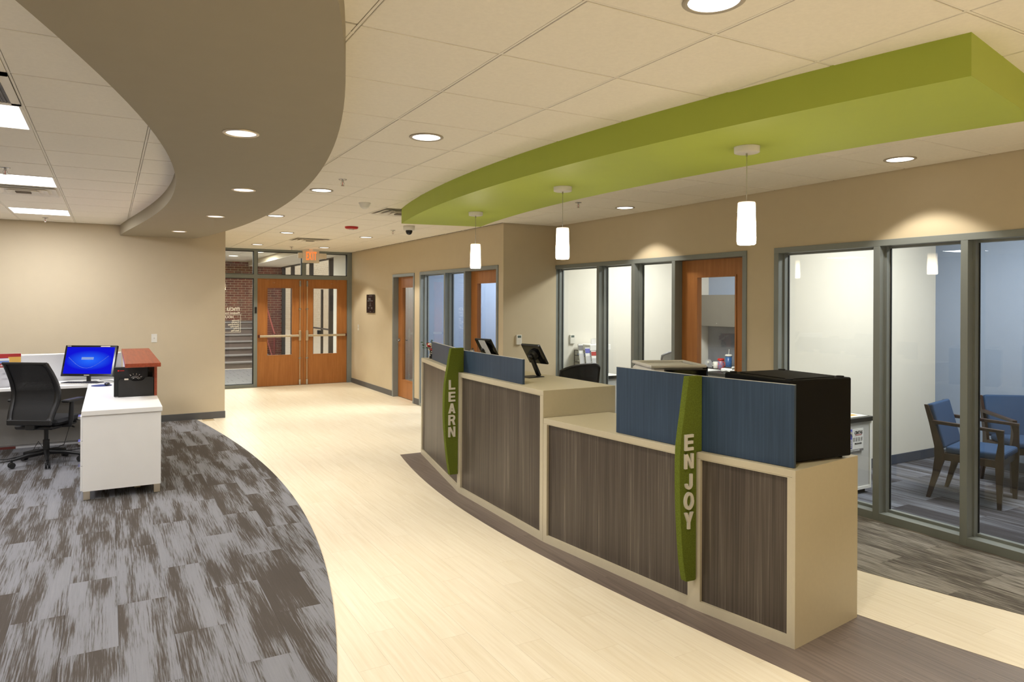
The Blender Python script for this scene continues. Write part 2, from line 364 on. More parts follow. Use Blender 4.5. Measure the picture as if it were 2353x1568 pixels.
def clip(poly, cp):
    """Sutherland-Hodgman against a convex polygon given counter-clockwise"""
    for i in range(len(cp)):
        ax, ay = cp[i]; bx, by = cp[(i+1) % len(cp)]
        ins = lambda p: (bx-ax)*(p[1]-ay)-(by-ay)*(p[0]-ax) >= -1e-9
        out = []
        for j in range(len(poly)):
            p, q = poly[j], poly[(j+1) % len(poly)]
            a, b_ = ins(p), ins(q)
            if a: out.append(p)
            if a != b_:
                dx, dy = q[0]-p[0], q[1]-p[1]; den = (bx-ax)*dy-(by-ay)*dx
                t = -((bx-ax)*(p[1]-ay)-(by-ay)*(p[0]-ax))/den; out.append((p[0]+t*dx, p[1]+t*dy))
        poly = out
        if len(poly) < 3: return []
    return poly
def inview(x, y, z, mx=1.05):
    p = Vector((x, y, z-CAMZ)); d = p.dot(Fw)
    if d < 0.3: return False
    X = 1613*p.dot(rt)/d/1176.5; Y = (694-1613*p.dot(up)/d)
    return abs(X) < mx and -80 < Y < 1650
def planks(parent, x0, x1, y0, y1, wd, ln, zt, th, material, name='plank', cp=None, gap=0.0006, stag=None, limit=290, skip=None, rest='plank_field'):
    cells = []
    i0 = int(math.floor((x0)/wd)); k = 0
    for i in range(int(round((x1-x0)/wd))+1):
        xa = x0+i*wd; off = stag(i)
        j = -2
        while y0+off+j*ln < y1:
            ya = y0+off+j*ln; j += 1
            poly = [(max(xa+gap, x0), max(ya+gap, y0)), (min(xa+wd-gap, x1), max(ya+gap, y0)), (min(xa+wd-gap, x1), min(ya+ln-gap, y1)), (max(xa+gap, x0), min(ya+ln-gap, y1))]
            if poly[1][0]-poly[0][0] < 0.004 or poly[2][1]-poly[1][1] < 0.004: continue
            if cp: poly = clip(poly, cp)
            if len(poly) < 3: continue
            cx = sum(p[0] for p in poly)/len(poly); cy = sum(p[1] for p in poly)/len(poly)
            if skip and skip(cx, cy): continue
            d = math.hypot(cx, cy) if any(inview(px, py, zt) for px, py in poly+[(cx, cy)]) else 1e3
            cells.append((d, cx, cy, poly))
    cells.sort(key=lambda c: c[0])
    rb = MB()
    for n_, (d, cx, cy, poly) in enumerate(cells):
        if n_ < limit and d < 1e3:
            o = MB().prism([(x-cx, y-cy) for x, y in poly], -th, 0).build(name, material, parent, world=False)
            I = wm(parent).inverted(); o.location = I @ Vector((cx, cy, zt))
        else: rb.prism(poly, zt-th, zt)
    if rb.v: rb.build(rest, material, parent, kind='stuff')

# ------------------------------------------------------------------ floor
fl = struct('floor', MB().box(-5.2, 8.2, -3.2, YB+0.12, -0.12, -0.004), 'floor_base')
planks(fl, 0.70, XA+0.13, -3.0, YB-0.002, 0.152, 0.914, 0.0, 0.004, 'plank_cream', stag=lambda i: (i*0.37 % 1)*0.914, skip=lambda x, y: (x < carpC(y)-0.25 and y < 10.9) or (x < XR-0.1 and y > YL+0.05), gap=0.0004)
ys = [1.35+(7.42-1.35)*k/30 for k in range(31)]
bandcp = [(bandL(y), y) for y in ys[::-1]]+[(4.2, 1.35), (4.2, 7.42)]
bd = struct('floor_border', MB().prism([(bandL(y)+0.01, y) for y in ys[::-1]]+[(3.5, 1.36), (3.5, 7.4)], 0.0, 0.0004), 'plank_brown')
planks(bd, 2.40, 4.2, 1.3, 7.45, 0.152, 0.914, 0.002, 0.0016, 'plank_brown', cp=bandcp, stag=lambda i: (i*0.41 % 1)*0.914, rest='plank_field', gap=0.0003)
# light planks again behind the counter, inside the right-hand arc
incp = [(cloudR(y)+0.0, y) for y in [1.2+6.4*k/24 for k in range(25)]][::-1]+[(5.25, 1.2), (5.25, 7.6)]
il = sempty('floor_aisle')
planks(il, 3.3, 5.25, 1.2, 7.6, 0.152, 0.914, 0.004, 0.0018, 'plank_cream', cp=incp, stag=lambda i: (i*0.37 % 1)*0.914+0.3, gap=0.0004)
# left carpet: planks 25 x 100 cm laid in half bond
cys = [-3+14*k/60 for k in range(61)]
leftcp = [(-5.0, -3.0)]+[(carpC(y), y) for y in cys if y < YL]+[(carpC(YL), YL), (-5.0, YL)]
lc = struct('floor_carpet', MB().prism([(p[0]-0.01 if p[0] > -4.9 else p[0], min(p[1], YL-0.005)) for p in leftcp], 0.0, 0.002), 'carpet_left')
def stagL(i): return 0.44 if i % 2 == 0 else 0.92
planks(lc, 0.045-0.2485*20, 1.6, -3.0, YL, 0.2485, 1.01, 0.006, 0.0038, 'carpet_left', name='carpet_tile', cp=leftcp, stag=lambda i: (stagL(i)-0.01), gap=0.0005, limit=280, rest='carpet_field')
# right carpet along the offices
rys = [-0.2+8.2*k/30 for k in range(31)]
rightcp = [(carpR(y), y) for y in rys[::-1]]+[(XA, -0.2), (XA, 8.0)]
rc = struct('floor_carpet', MB().prism([(carpR(y)+0.01, y) for y in rys[::-1]]+[(XA-0.01, -0.19), (XA-0.01, 7.95)], 0.0042, 0.0050), 'carpet_right')
planks(rc, 3.9, XA-0.002, -0.2, 7.95, 0.25, 1.0, 0.0062, 0.002, 'carpet_right', name='carpet_tile', cp=rightcp, stag=lambda i: (i*0.5) % 1.0, gap=0.0005, rest='carpet_field')
oc = struct('floor_carpet', MB().box(5.40, 8.0, -1.0, 4.44, 0.0, 0.003), 'carpet_office')
planks(oc, 5.40, 8.0, -1.0, 4.44, 0.25, 1.0, 0.007, 0.0038, 'carpet_office', name='carpet_tile', stag=lambda i: (i*0.5) % 1.0, gap=0.0005, rest='carpet_field')
struct('floor_carpet', MB().box(5.40, 8.13, 4.59, 7.99, 0.0, 0.007), 'carpet_office')
struct('floor_carpet', MB().box(4.58, 8.13, 8.12, 12.6, 0.0, 0.007), 'carpet_office')

# ------------------------------------------------------------------ walls
def wall(name, boxes, material='wall_beige'):
    mb = MB()
    for b in boxes: mb.box(*b)
    return struct(name, mb, material)
T = 0.13
wall('wall_right', [(XA, XA+T, 8.035, YR+0.13, 0, H), (XA, XA+T, 4.679, 8.035, 2.20, H), (XA, XA+T, 4.36, 4.679, 0, H), (XA, XA+T, 1.95, 4.36, 2.205, H), (XA, XA+T, -3.2, 1.95, 0, H)])
wall('wall_right', [(XB, XB+T, YR, 8.10, 0, H), (XB, XB+T, 8.10, 10.79, 2.195, H), (XB, XB+T, 10.79, 11.026, 0, H), (XB, XB+T, 11.026, 12.064, 2.19, H), (XB, XB+T, 12.064, YB+0.12, 0, H)])
wall('wall_return', [(XB+T, XA, YR, YR+0.13, 0, H)])
wall('wall_left', [(-5.2, XR, YL, YL+0.15, 0, H+0.1), (XR-0.13, XR, YL+0.15, YB+0.12, 0, H+0.1)])
wall('wall_front', [(-5.2, XA+T, -3.3, -3.2, 0, H+0.1)])
wall('wall_side', [(-5.3, -5.2, -3.3, YL+0.15, 0, H+0.1)])
# offices behind the glass
wall('wall_office', [(XA+T, 8.13, 4.45, 4.58, 0, H)], 'wall_white')
wall('wall_office', [(XA+T, 8.26, 8.0, 8.12, 0, H)], 'wall_white')
wall('wall_office', [(8.0, 8.13, -1.1, 4.45, 0, H)], 'wall_blue')
wall('wall_office', [(8.13, 8.26, 4.45, 8.0, 0, H)], 'wall_blue')
wall('wall_office', [(XA+T, 8.1, -1.1, -1.0, 0, H)], 'wall_white')
wall('wall_office', [(XB+T, 8.1, 10.87, 10.99, 0, H), (7.6, 7.72, 8.12, 10.87, 0, H), (XB+T, 7.6, 8.12, 8.14, 0, H)], 'wall_blue')
wall('wall_office', [(XB+T, 8.1, 12.7, 12.8, 0, H), (6.6, 6.72, 10.99, 12.7, 0, H)], 'wall_white')
# baseboards
def base(name, *b): struct(name, MB().rbox(*b, b=0.003), 'base_slate' if 'office' in name else 'base_vinyl')
base('baseboard_right', XB-0.008, XB, 12.064, YB, 0, 0.1); base('baseboard_right', XB-0.008, XB, 10.79, 11.026, 0, 0.1); base('baseboard_right', XB-0.008, XB, YR, 8.10, 0, 0.1)
base('baseboard_return', XB, XA, YR-0.008, YR, 0, 0.1); base('baseboard_left', -5.2, XR+0.008, YL-0.008, YL, 0.0, 0.1); base('baseboard_left', XR, XR+0.008, YL, YB, 0, 0.1)
base('baseboard_right', XA-0.008, XA, 4.36, 4.679, 0, 0.1)
base('baseboard_office', XA+T, 8.0, 4.442, 4.45, 0.007, 0.11); base('baseboard_office', 7.992, 8.0, -1, 4.44, 0.007, 0.11); base('baseboard_office', XB+T, 7.6, 10.862, 10.87, 0.007, 0.11)

# ------------------------------------------------------------------ ceiling: lay-in tiles between grid tees
ce = struct('ceiling', MB().box(-5.2, 8.3, -3.2, YB+0.12, H+0.03, H+0.1), 'grid_void')
tiles = []; grid = MB()
def under(x, y): return (soffL(y)+0.45 < x < soffR(y)-0.45) or (cloudL(y)+0.45 < x < cloudR(y)-0.35 and 1.9 < y < 6.9)
xl = [-0.402+0.6015*k for k in range(-8, 3)]; yl = [3.265+0.625*k for k in range(-10, 13)]
xr = [0.199+0.6015*k for k in range(0, 10)]; yr = [2.549+0.6015*k for k in range(-9, 21)]
def cells(xs, ys_, x0, x1, y0, y1, cond):
    for a, b_ in zip(xs[:-1], xs[1:]):
        for c, d in zip(ys_[:-1], ys_[1:]):
            A, B_, C_, D_ = max(a, x0), min(b_, x1), max(c, y0), min(d, y1)
            if B_-A > 0.02 and D_-C_ > 0.02 and cond((A+B_)/2, (C_+D_)/2): tiles.append((A, B_, C_, D_))
mid = lambda x, y: soffL(y)*0.5+soffR(y)*0.5 if y < YL else 0.5
lp = [(-1.005, -.402, 4.515, 5.14), (-1.005, -.402, 7.015, 7.64), (-1.005, -.402, 9.515, 10.14)]
cells(xl, yl+[YL], -5.2, 0.81, -3.2, YL, lambda x, y: x < mid(x, y)+0.15 and not under(x, y) and not any(a < x < b_ and c < y < d for a, b_, c, d in lp))
cells(xr+[XA], yr+[YB], 0.199, XA, -3.2, YB, lambda x, y: x > mid(x, y)-0.15 and not under(x, y) and (x < XB or y < YR) and (y < YL or x > XR-0.3))
cells([XA+T+0.6*k for k in range(6)], [-1+0.6*k for k in range(24)], XA+T, 8.13, -1, 12.7, lambda x, y: True)
tm = {}
tiles.sort(key=lambda t: (0 if (inview((t[0]+t[1])/2, (t[2]+t[3])/2, H, 1.25) and t[0] < XA) else 1000)+math.hypot(t[0]+t[1], t[2]+t[3])); rest = MB()
for k, (a, b_, c, d) in enumerate(tiles):
    g = 0.0085
    if k < 290 and inview((a+b_)/2, (c+d)/2, H, 1.25) and a < XA:
        key = (round(b_-a, 3), round(d-c, 3))
        if key not in tm:
            hx, hy = key[0]/2-g, key[1]/2-g
            tm[key] = MB().rbox(-hx, hx, -hy, hy, -0.002, 0.014, b=0.002).build('tile', 'ceiling_tile', ce).data
            o = [q for q in ce.children if q.data == tm[key]][0]
        else:
            o = bpy.data.objects.new('tile', tm[key]); COL.objects.link(o); o.parent = ce
        o.location = ((a+b_)/2, (c+d)/2, H)
    else: rest.box(a+g, b_-g, c+g, d-g, H-0.002, H+0.012)
rest.build('tile_field', 'ceiling_tile', ce, kind='stuff')
tl = MB(); tw = 0.0052
for x in xl: tl.box(x-tw, x+tw, -3.2, YL, H, H+0.02)
for y in yl: tl.box(-5.2, 0.81, y-tw, y+tw, H+0.0005, H+0.02)
for x in xr[2:]: tl.box(x-tw, x+tw, -3.2, (YB if x > XR else YL) if x < XB else YR, H, H+0.02)
for y in yr: tl.box(0.812 if y < YL else XR, XB if y > YR else XA, y-tw, y+tw, H+0.0005, H+0.02)
tl.build('grid_tees', 'grid_white', ce)
# grey S-curved soffit and its fascia
sy_ = [-3.0+14.0*k/70 for k in range(71)]
struct('ceiling_soffit', MB().prism([(soffL(y), y) for y in sy_]+[(soffR(y), y) for y in sy_[::-1]], ZS, H+0.001), 'soffit_taupe')
# green curved cloud above the counter
gy = [k/40 for k in range(41)]
cloud = MB().prism([(cloudL(1.438+5.9*t), 1.438+5.9*t) for t in gy]+[(cloudR(1.62+5.55*t), 1.62+5.55*t) for t in gy[::-1]], ZG, H+0.001)
struct('ceiling_cloud', cloud, 'cloud_green')

# ------------------------------------------------------------------ storefronts on the right (frames, panes, doors)
def storefront(name, X, y_hi, y_lo, ztop, mulls, zbot=0.0, rails=True, door=None, panes=(), sill=0.05):
    """hollow-metal frame in a wall of constant X; mulls = list of (y_far, y_near) faces; panes = list of (y_far, y_near)"""
    r = sempty(name, (X, (y_hi+y_lo)/2, 0)); x0, x1 = X-0.012, X+T+0.012; f = 0.05
    fr = MB().box(x0, x1, y_lo, y_hi, ztop-f, ztop)
    fr.box(x0, x1, y_hi-f, y_hi, zbot, ztop-f); fr.box(x0, x1, y_lo, y_lo+f, zbot, ztop-f)
    bev(fr.build('frame', 'frame_grey', r), 0.002, 1)
    for a, b_ in mulls:
        bev(MB().box(x0, x1, b_, a, zbot, ztop-f).build('mullion', 'frame_grey', r), 0.002, 1)
    for a, b_ in panes:
        MB().box(x0, x1, b_, a, zbot, zbot+sill).build('sill', 'frame_grey', r)
        st = MB()      # glazing stops and gasket
        for q in ((b_, b_+0.016), (a-0.016, a)): st.box(X+0.055, X+T-0.005, q[0], q[1], zbot+sill, ztop-f)
        st.box(X+0.085, X+T-0.005, b_, a, zbot+sill, zbot+sill+0.02); st.box(X+0.085, X+T-0.005, b_, a, ztop-f-0.016, ztop-f)
        st.build('glazing_stop', 'frame_grey', r)
        gk = MB()
        for q in ((b_+0.016, b_+0.02), (a-0.022, a-0.016)): gk.box(X+0.10, X+0.112, q[0], q[1], zbot+sill+0.02, ztop-f-0.016)
        gk.build('gasket', 'frame_seal', r)
        MB().box(X+0.103, X+0.109, b_+0.01, a-0.01, zbot+sill+0.01, ztop-f-0.01).build('pane', 'office_glass', r)
    return r
def lite_door(name, X, y_hi, y_lo, z1, lite, lever_at='hi', z0=0.01):
    """wood door of constant X with one long glass lite; lite = (inset_hi, inset_lo, zb, zt)"""
    r = sempty(name, (X, (y_hi+y_lo)/2, 0)); t = 0.045; a, b_, zb, zt = y_hi-lite[0], y_lo+lite[1], lite[2], lite[3]
    lf = MB().box(X, X+t, a, y_hi, z0, z1).box(X, X+t, y_lo, b_, z0, z1).box(X, X+t, b_, a, z0, zb).box(X, X+t, b_, a, zt, z1)
    lf.build('leaf', 'door_wood', r)
    st = MB()
    for q in ((a-0.018, a), (b_, b_+0.018)): st.box(X-0.008, X+t+0.008, q[0], q[1], zb, zt)
    st.box(X-0.008, X+t+0.008, b_+0.018, a-0.018, zb, zb+0.018).box(X-0.008, X+t+0.008, b_+0.018, a-0.018, zt-0.018, zt)
    st.build('lite_bead', 'door_wood', r)
    MB().box(X+0.02, X+0.026, b_+0.01, a-0.01, zb+0.01, zt-0.01).build('pane', 'office_glass', r)
    yh = y_hi-0.07 if lever_at == 'hi' else y_lo+0.07; sg = -1 if lever_at == 'hi' else 1
    hd = MB()
    for s_ in (-1, 1):
        xx = X if s_ < 0 else X+t
        hd.cyl((xx, yh, 1.02), (xx+s_*0.012, yh, 1.02), 0.032); hd.cyl((xx+s_*0.01, yh, 1.02), (xx+s_*0.05, yh, 1.02), 0.011)
        hd.tube([(xx+s_*0.05, yh, 1.02), (xx+s_*0.055, yh+sg*0.03, 1.02), (xx+s_*0.05, yh+sg*0.12, 1.018)], 0.0095)
    hd.build('handle', 'chrome', r)
    return r
storefront('window_1', XB, 10.79, 8.10, 2.20, [(9.82, 9.77), (9.125, 9.075)], panes=[(10.74, 9.82), (9.77, 9.125)])
lite_door('door_1', XB+0.085, 9.073, 8.152, 2.148, (0.19, 0.14, 0.30, 1.99), 'hi')
storefront('door_2_frame', XB, 12.064, 11.026, 2.195, [])
lite_door('door_2', XB+0.085, 12.012, 11.078, 2.143, (0.20, 0.18, 0.31, 1.975), 'hi')
storefront('window_2', XA, 8.035, 4.679, 2.212, [(7.043, 6.993), (6.375, 6.318), (5.70, 5.648)], panes=[(7.985, 7.043), (6.993, 6.375), (6.318, 5.70)])
lite_door('door_3', XA+0.09, 5.646, 4.731, 2.16, (0.215, 0.155, 0.30, 1.995), 'hi')
storefront('window_3', XA, 4.36, 1.95, 2.215, [(3.40, 3.346), (2.744, 2.694)], panes=[(4.31, 3.40), (3.346, 2.744), (2.694, 2.0)], sill=0.067)

# ------------------------------------------------------------------ entrance screen at the back of the corridor
en = sempty('window_4', (2.9, YB, 0)); y0, y1 = YB, YB+0.115
fr = MB().box(XR, XB, y0, y1, 2.697, H-0.002)
fr.box(4.338, XB-0.001, y0, y1, 0, 2.697).box(XR, XR+0.05, y0, y1, 0, 2.697)
fr.build('frame', 'frame_grey', en)
for b in ((2.465, 2.533, y0, y1, 0, 2.697), (3.402, 3.476, y0, y1, 2.235, 2.697)): bev(MB().box(*b).build('mullion', 'frame_grey', en), 0.002, 1)
MB().box(XR+0.05, 4.338, y0-0.001, y1, 2.158, 2.235).build('transom', 'frame_grey', en)
MB().box(XR+0.05, 2.465, y0, y1, 0, 0.063).build('sill', 'frame_grey', en)
for b in ((XR+0.05, 2.465, 0.063, 2.158), (XR+0.05, 2.465, 2.235, 2.697), (2.533, 3.402, 2.235, 2.697), (3.476, 4.338, 2.235, 2.697)):
    st = MB(); a, c, zb, zt = b
    st.box(a, a+0.012, y0+0.03, y1-0.02, zb, zt).box(c-0.012, c, y0+0.03, y1-0.02, zb, zt).box(a+0.012, c-0.012, y0+0.03, y1-0.02, zt-0.012, zt).box(a+0.012, c-0.012, y0+0.03, y1-0.02, zb, zb+0.012)
    st.build('glazing_stop', 'frame_seal', en)
    MB().box(a+0.006, c-0.006, y0+0.055, y0+0.061, zb+0.006, zt-0.006).build('pane', 'pane_glass', en)
vt = MB(); yv = y0+0.0535
text_on(vt, 'mcu', 0.128, MIRROR(2.215, yv, 1.52), 0.0004, 0.0035, 'LEFT', 1.1)
text_on(vt, 'Meadows Credit Union', 0.052, MIRROR(2.215, yv, 1.458), 0.0004, 0.0018, 'LEFT', 0.9)
text_on(vt, 'HOURS', 0.066, MIRROR(1.99, yv, 1.372), 0.0004, 0.002)
for k, d_ in enumerate(('Monday', 'Tuesday', 'Wednesday', 'Thursday', 'Friday', 'Saturday')):
    text_on(vt, d_, 0.04, MIRROR(2.205, yv, 1.315-0.0395*k), 0.0004, 0.0014, 'LEFT', 1.1)
for b in ((1.66, 2.23, 1.092, 1.099), (1.66, 2.23, 1.44, 1.447), (2.223, 2.23, 1.099, 1.44), (1.66, 1.667, 1.099, 1.44)): vt.box(b[0], b[1], yv-0.0004, yv+0.0004, b[2], b[3])
vt.build('vinyl_lettering', 'vinyl_white', en)
tag(MB().rbox(2.480, 2.520, YB-0.022, YB-0.0005, 1.47, 1.59).build('card_reader', 'black_plastic'), 'small black card reader on the grey post left of the entrance doors', 'card reader')
def exit_door(name, xa, xb, latch, lite):
    r = sempty(name, ((xa+xb)/2, YB+0.03, 0)); ya, yb = YB+0.03, YB+0.075
    la, lb, zb, zt = lite
    MB().box(xa, la, ya, yb, 0.008, 2.1575).box(lb, xb, ya, yb, 0.008, 2.1575).box(la, lb, ya, yb, 0.008, zb).box(la, lb, ya, yb, zt, 2.1575).build('leaf', 'door_wood', r)
    MB().box(la, la+0.012, ya-0.004, yb, zb, zt).box(lb-0.012, lb, ya-0.004, yb, zb, zt).box(la+0.012, lb-0.012, ya-0.004, yb, zb, zb+0.012).box(la+0.012, lb-0.012, ya-0.004, yb, zt-0.012, zt).build('lite_bead', 'door_wood', r)
    MB().box(la+0.008, lb-0.008, ya+0.02, ya+0.026, zb+0.008, zt-0.008).build('pane', 'pane_glass', r)
    s_ = 1 if latch > (xa+xb)/2 else -1; hinge = xa+0.03 if s_ > 0 else xb-0.03
    bar = MB().rbox(min(hinge, latch-s_*0.02), max(hinge, latch-s_*0.02), ya-0.062, ya-0.022, 0.985, 1.03, b=0.006)
    bev(bar.build('push_bar', 'steel', r), 0.004, 1)
    MB().rbox(hinge-0.014, hinge+0.014, ya-0.064, ya-0.0005, 0.98, 1.035).build('bar_end', 'oxblood', r)
    bx = MB().rbox(latch-0.024, latch+0.024, ya-0.055, ya-0.0005, 0.90, 1.115, b=0.012); bx.build('latch_case', 'steel', r)
    rd = MB().cyl((latch, ya-0.03, 0.02), (latch, ya-0.03, 0.90), 0.0085, n=12).cyl((latch, ya-0.03, 1.11), (latch, ya-0.03, 2.13), 0.0085, n=12)
    rd.build('latch_rod', 'steel', r)
    cp_ = MB().rbox(latch-0.018, latch+0.018, ya-0.045, ya-0.0005, 0.012, 0.12).rbox(latch-0.018, latch+0.018, ya-0.045, ya-0.0005, 2.01, 2.13)
    for zz in (0.55, 1.55): cp_.rbox(latch-0.026, latch+0.026, ya-0.036, ya-0.0005, zz-0.012, zz+0.012)
    cp_.build('rod_guide', 'chrome', r)
    sc = MB()
    for px_, pz_ in ((0.19, 2.135), (0.22, 2.135), (0.30, 2.075), (0.33, 2.075)):
        q = xa+px_ if s_ > 0 else xb-px_; sc.cyl((q, ya-0.003, pz_), (q, ya, pz_), 0.006, n=8)
    sc.build('closer_screws', 'chrome', r)
exit_door('door_4', 2.536, 3.432, 3.362, (2.718, 3.222, 0.612, 1.982))
exit_door('door_5', 3.438, 4.335, 3.505, (3.62, 4.145, 0.612, 1.982))
MB().box(2.533, 4.338, YB+0.0, YB+0.115, 0.0, 0.007).build('threshold', 'chrome', en)

# ------------------------------------------------------------------ stair lobby beyond the entrance
yA = YB+0.12
lf = struct('floor_lobby', MB().box(-1.5, 6.8, yA, 21.85, -0.1, -0.004), 'grout')
def stg(i): return 0
tlb = []
for i in range(20):
    for j in range(14):
        x_, y_ = -1.5+i*0.305*1.0+(0.12 if j % 2 else 0), yA+0.35+j*0.305
        if x_ < 4.4 and y_ < 18.6:
            MB().box(x_+0.003, x_+0.302, y_+0.003, y_+0.302, -0.006, 0.0).build('tile', 'slate_tile', lf) if (inview(x_, y_, 0)) else None
MB().box(-1.5, 4.4, yA, yA+0.34, -0.004, 0.001).build('threshold', 'sandstone', lf)
stp = thing('staircase', 'brown stair flight with pale nosings rising beyond the entrance sidelight', 'stairs', (1.6, 18.8, 0))
for k in range(7):
    ya_ = 18.8+0.28*k
    MB().box(0.2, 3.6, ya_, 21.57, 0.162*k, 0.162*(k+1)-0.03).build('step', 'stair_brown', stp)
    MB().box(0.2, 3.6, ya_-0.025, 21.57 if k == 6 else ya_+0.29, 0.162*(k+1)-0.03, 0.162*(k+1)).build('nosing', 'nosing_grey', stp)
rl = thing('stair_railing', 'dark metal handrail with thin balusters beside the stair flight', 'railing', (3.6, 19.2, 0))
MB().tube([(3.66, 18.5, 0.86), (3.66, 18.62, 0.885), (3.66, 19.72, 1.60), (3.66, 20.9, 2.3)], 0.022).build('handrail', 'oxblood', rl)
MB().tube([(3.66, 18.62, 0.12), (3.66, 20.9, 1.45)], 0.02).build('bottom_rail', 'oxblood', rl)
MB().cyl((3.66, 18.57, 0), (3.66, 18.57, 0.87), 0.022).build('newel', 'oxblood', rl)
for k in range(16):
    y_ = 18.72+0.135*k; MB().cyl((3.66, y_, 0.13+0.575*(y_-18.62)), (3.66, y_, 0.885+0.63*(y_-18.62)), 0.007, n=6).build('baluster', 'oxblood', rl)
# brick wall: nearest bricks built one by one
bw = struct('wall_brick', MB().box(-1.6, 4.45, 21.6, 21.85, -0.1, 2.92), 'mortar')
bwL, bhL = 0.203, 0.0677; blist = []
bm_ = MB().rbox(-0.0955, 0.0955, -0.010, 0.01, -0.0282, 0.0282, b=0.002).build('brick', 'brick_red', bw, world=False); bme = bm_.data; first = True; brest = MB()
for j in range(42):
    z_ = 0.034+j*bhL
    for i in range(32):
        x_ = -1.55+i*bwL+(bwL/2 if j % 2 else 0)
        if 4.42 < x_ < 4.59 and z_ < 2.85: brest.box(x_-0.0955, 4.5, 21.586, 21.604, z_-0.028, z_+0.028)
        if x_ > 4.42 or z_ > 2.88: continue
        blist.append((0 if (1.9 < x_ and ((x_ < 3.35 and z_ > 1.02) or x_ >= 3.35)) else 1, abs(x_-3.2), x_, z_))
blist.sort(); mats2 = ['brick_red']
for k, (v_, _, x_, z_) in enumerate(blist):
    if k < 298 and v_ == 0:
        o = bm_ if first else bpy.data.objects.new('brick', bme)
        if not first: COL.objects.link(o); o.parent = bw
        first = False; o.location = (x_, 21.594+random.uniform(-0.002, 0.002), z_)
    else: brest.box(x_-0.0955, x_+0.0955, 21.586, 21.604, z_-0.028, z_+0.028)
brest.build('brick_field', 'brick_red', bw, kind='stuff')
# lobby window wall on the right with dark posts, cream brick building outside
lw = sempty('window_5', (4.5, 18.5, 0)); glass('lobby_glass', (252, 252, 252), 0.35)
MB().box(4.45, 4.55, 15.9, 21.6, 2.695, 2.72).build('header', 'dark_bronze', lw); MB().box(4.45, 4.55, 15.9, 21.6, 0, 0.08).build('sill', 'dark_bronze', lw)
for ya_, yb_ in ((21.54, 21.6), (20.34, 20.40), (18.22, 18.28), (16.37, 16.43)): MB().box(4.45, 4.55, ya_, yb_, 0.08, 2.695).build('mullion', 'dark_bronze', lw)
MB().box(4.485, 4.495, 16.5, 18.2, 1.02, 1.06).build('push_rail', 'dark_bronze', lw)
MB().box(4.48, 4.53, 17.18, 17.24, 0.08, 2.0).build('door_stile', 'dark_bronze', lw); MB().rbox(4.40, 4.48, 17.16, 17.26, 0.86, 1.0).build('door_closer', 'black_plastic', lw)
MB().box(4.497, 4.503, 15.9, 21.6, 0.08, 2.695).build('pane', 'lobby_glass', lw)
wall('wall_lobby', [(4.42, 4.6, yA, 15.9, 0, 2.92)], 'wall_white'); wall('wall_lobby', [(-1.6, -1.5, yA, 21.85, 0, 2.92), (-1.5, XR-0.13, yA, yA+0.1, 0, 2.92)], 'wall_white')
lce = struct('ceiling_lobby', MB().box(-1.6, 4.6, yA, 21.85, 2.874, 2.95), 'grid_void')
for i in range(10):
    for j in range(12):
        MB().box(-1.5+0.61*i+0.004, -1.5+0.61*(i+1)-0.004, yA+0.61*j+0.004, yA+0.61*(j+1)-0.004, 2.865, 2.873).build('tile', 'ceiling_tile', lce)
struct('ceiling_bulkhead', MB().box(3.5, 4.6, yA+0.4, 21.6, 2.735, 2.8635), 'wall_beige')
for i in range(2):
    for j in range(11): MB().box(3.504+0.55*i, 3.504+0.55*i+0.54, yA+0.404+0.61*j, min(21.59, yA+0.404+0.61*j+0.602), 2.722, 2.7345).build('tile', 'ceiling_tile', lce)
tag(MB().box(1.0, 2.2, 18.4, 18.7, 2.855, 2.864).build('ceiling_light', 'lamp_office'), 'long ceiling light panel over the stair lobby beyond the glass', 'ceiling light')
tag(MB().lathe([(0.001, -0.004), (0.10, -0.004), (0.11, 0)], (2.75, 19.2, 2.864)).build('downlight', 'lamp_office'), 'round downlight over the stair lobby seen through the sidelight transom', 'downlight')
tag(MB().lathe([(0.001, -0.004), (0.10, -0.004), (0.11, 0)], (3.05, 17.3, 2.864)).build('downlight', 'lamp_office'), 'round downlight over the stair lobby behind the left door transom', 'downlight')
xb_ = struct('wall_exterior', MB().box(9.5, 9.8, 16, 62, -0.3, 9), 'brick_cream')
xr_ = MB()
for j in range(64):
    for i in range(108): xr_.box(9.486, 9.5, 18+i*0.4+(0.2 if j % 2 else 0), 18+i*0.4+0.385+(0.2 if j % 2 else 0), -0.2+j*0.1, -0.2+j*0.1+0.09)
xr_.build('brick_field', 'brick_cream', xb_, kind='stuff')
struct('pavement', MB().box(4.6, 9.5, 12.9, 62, -0.15, -0.05), 'sandstone')

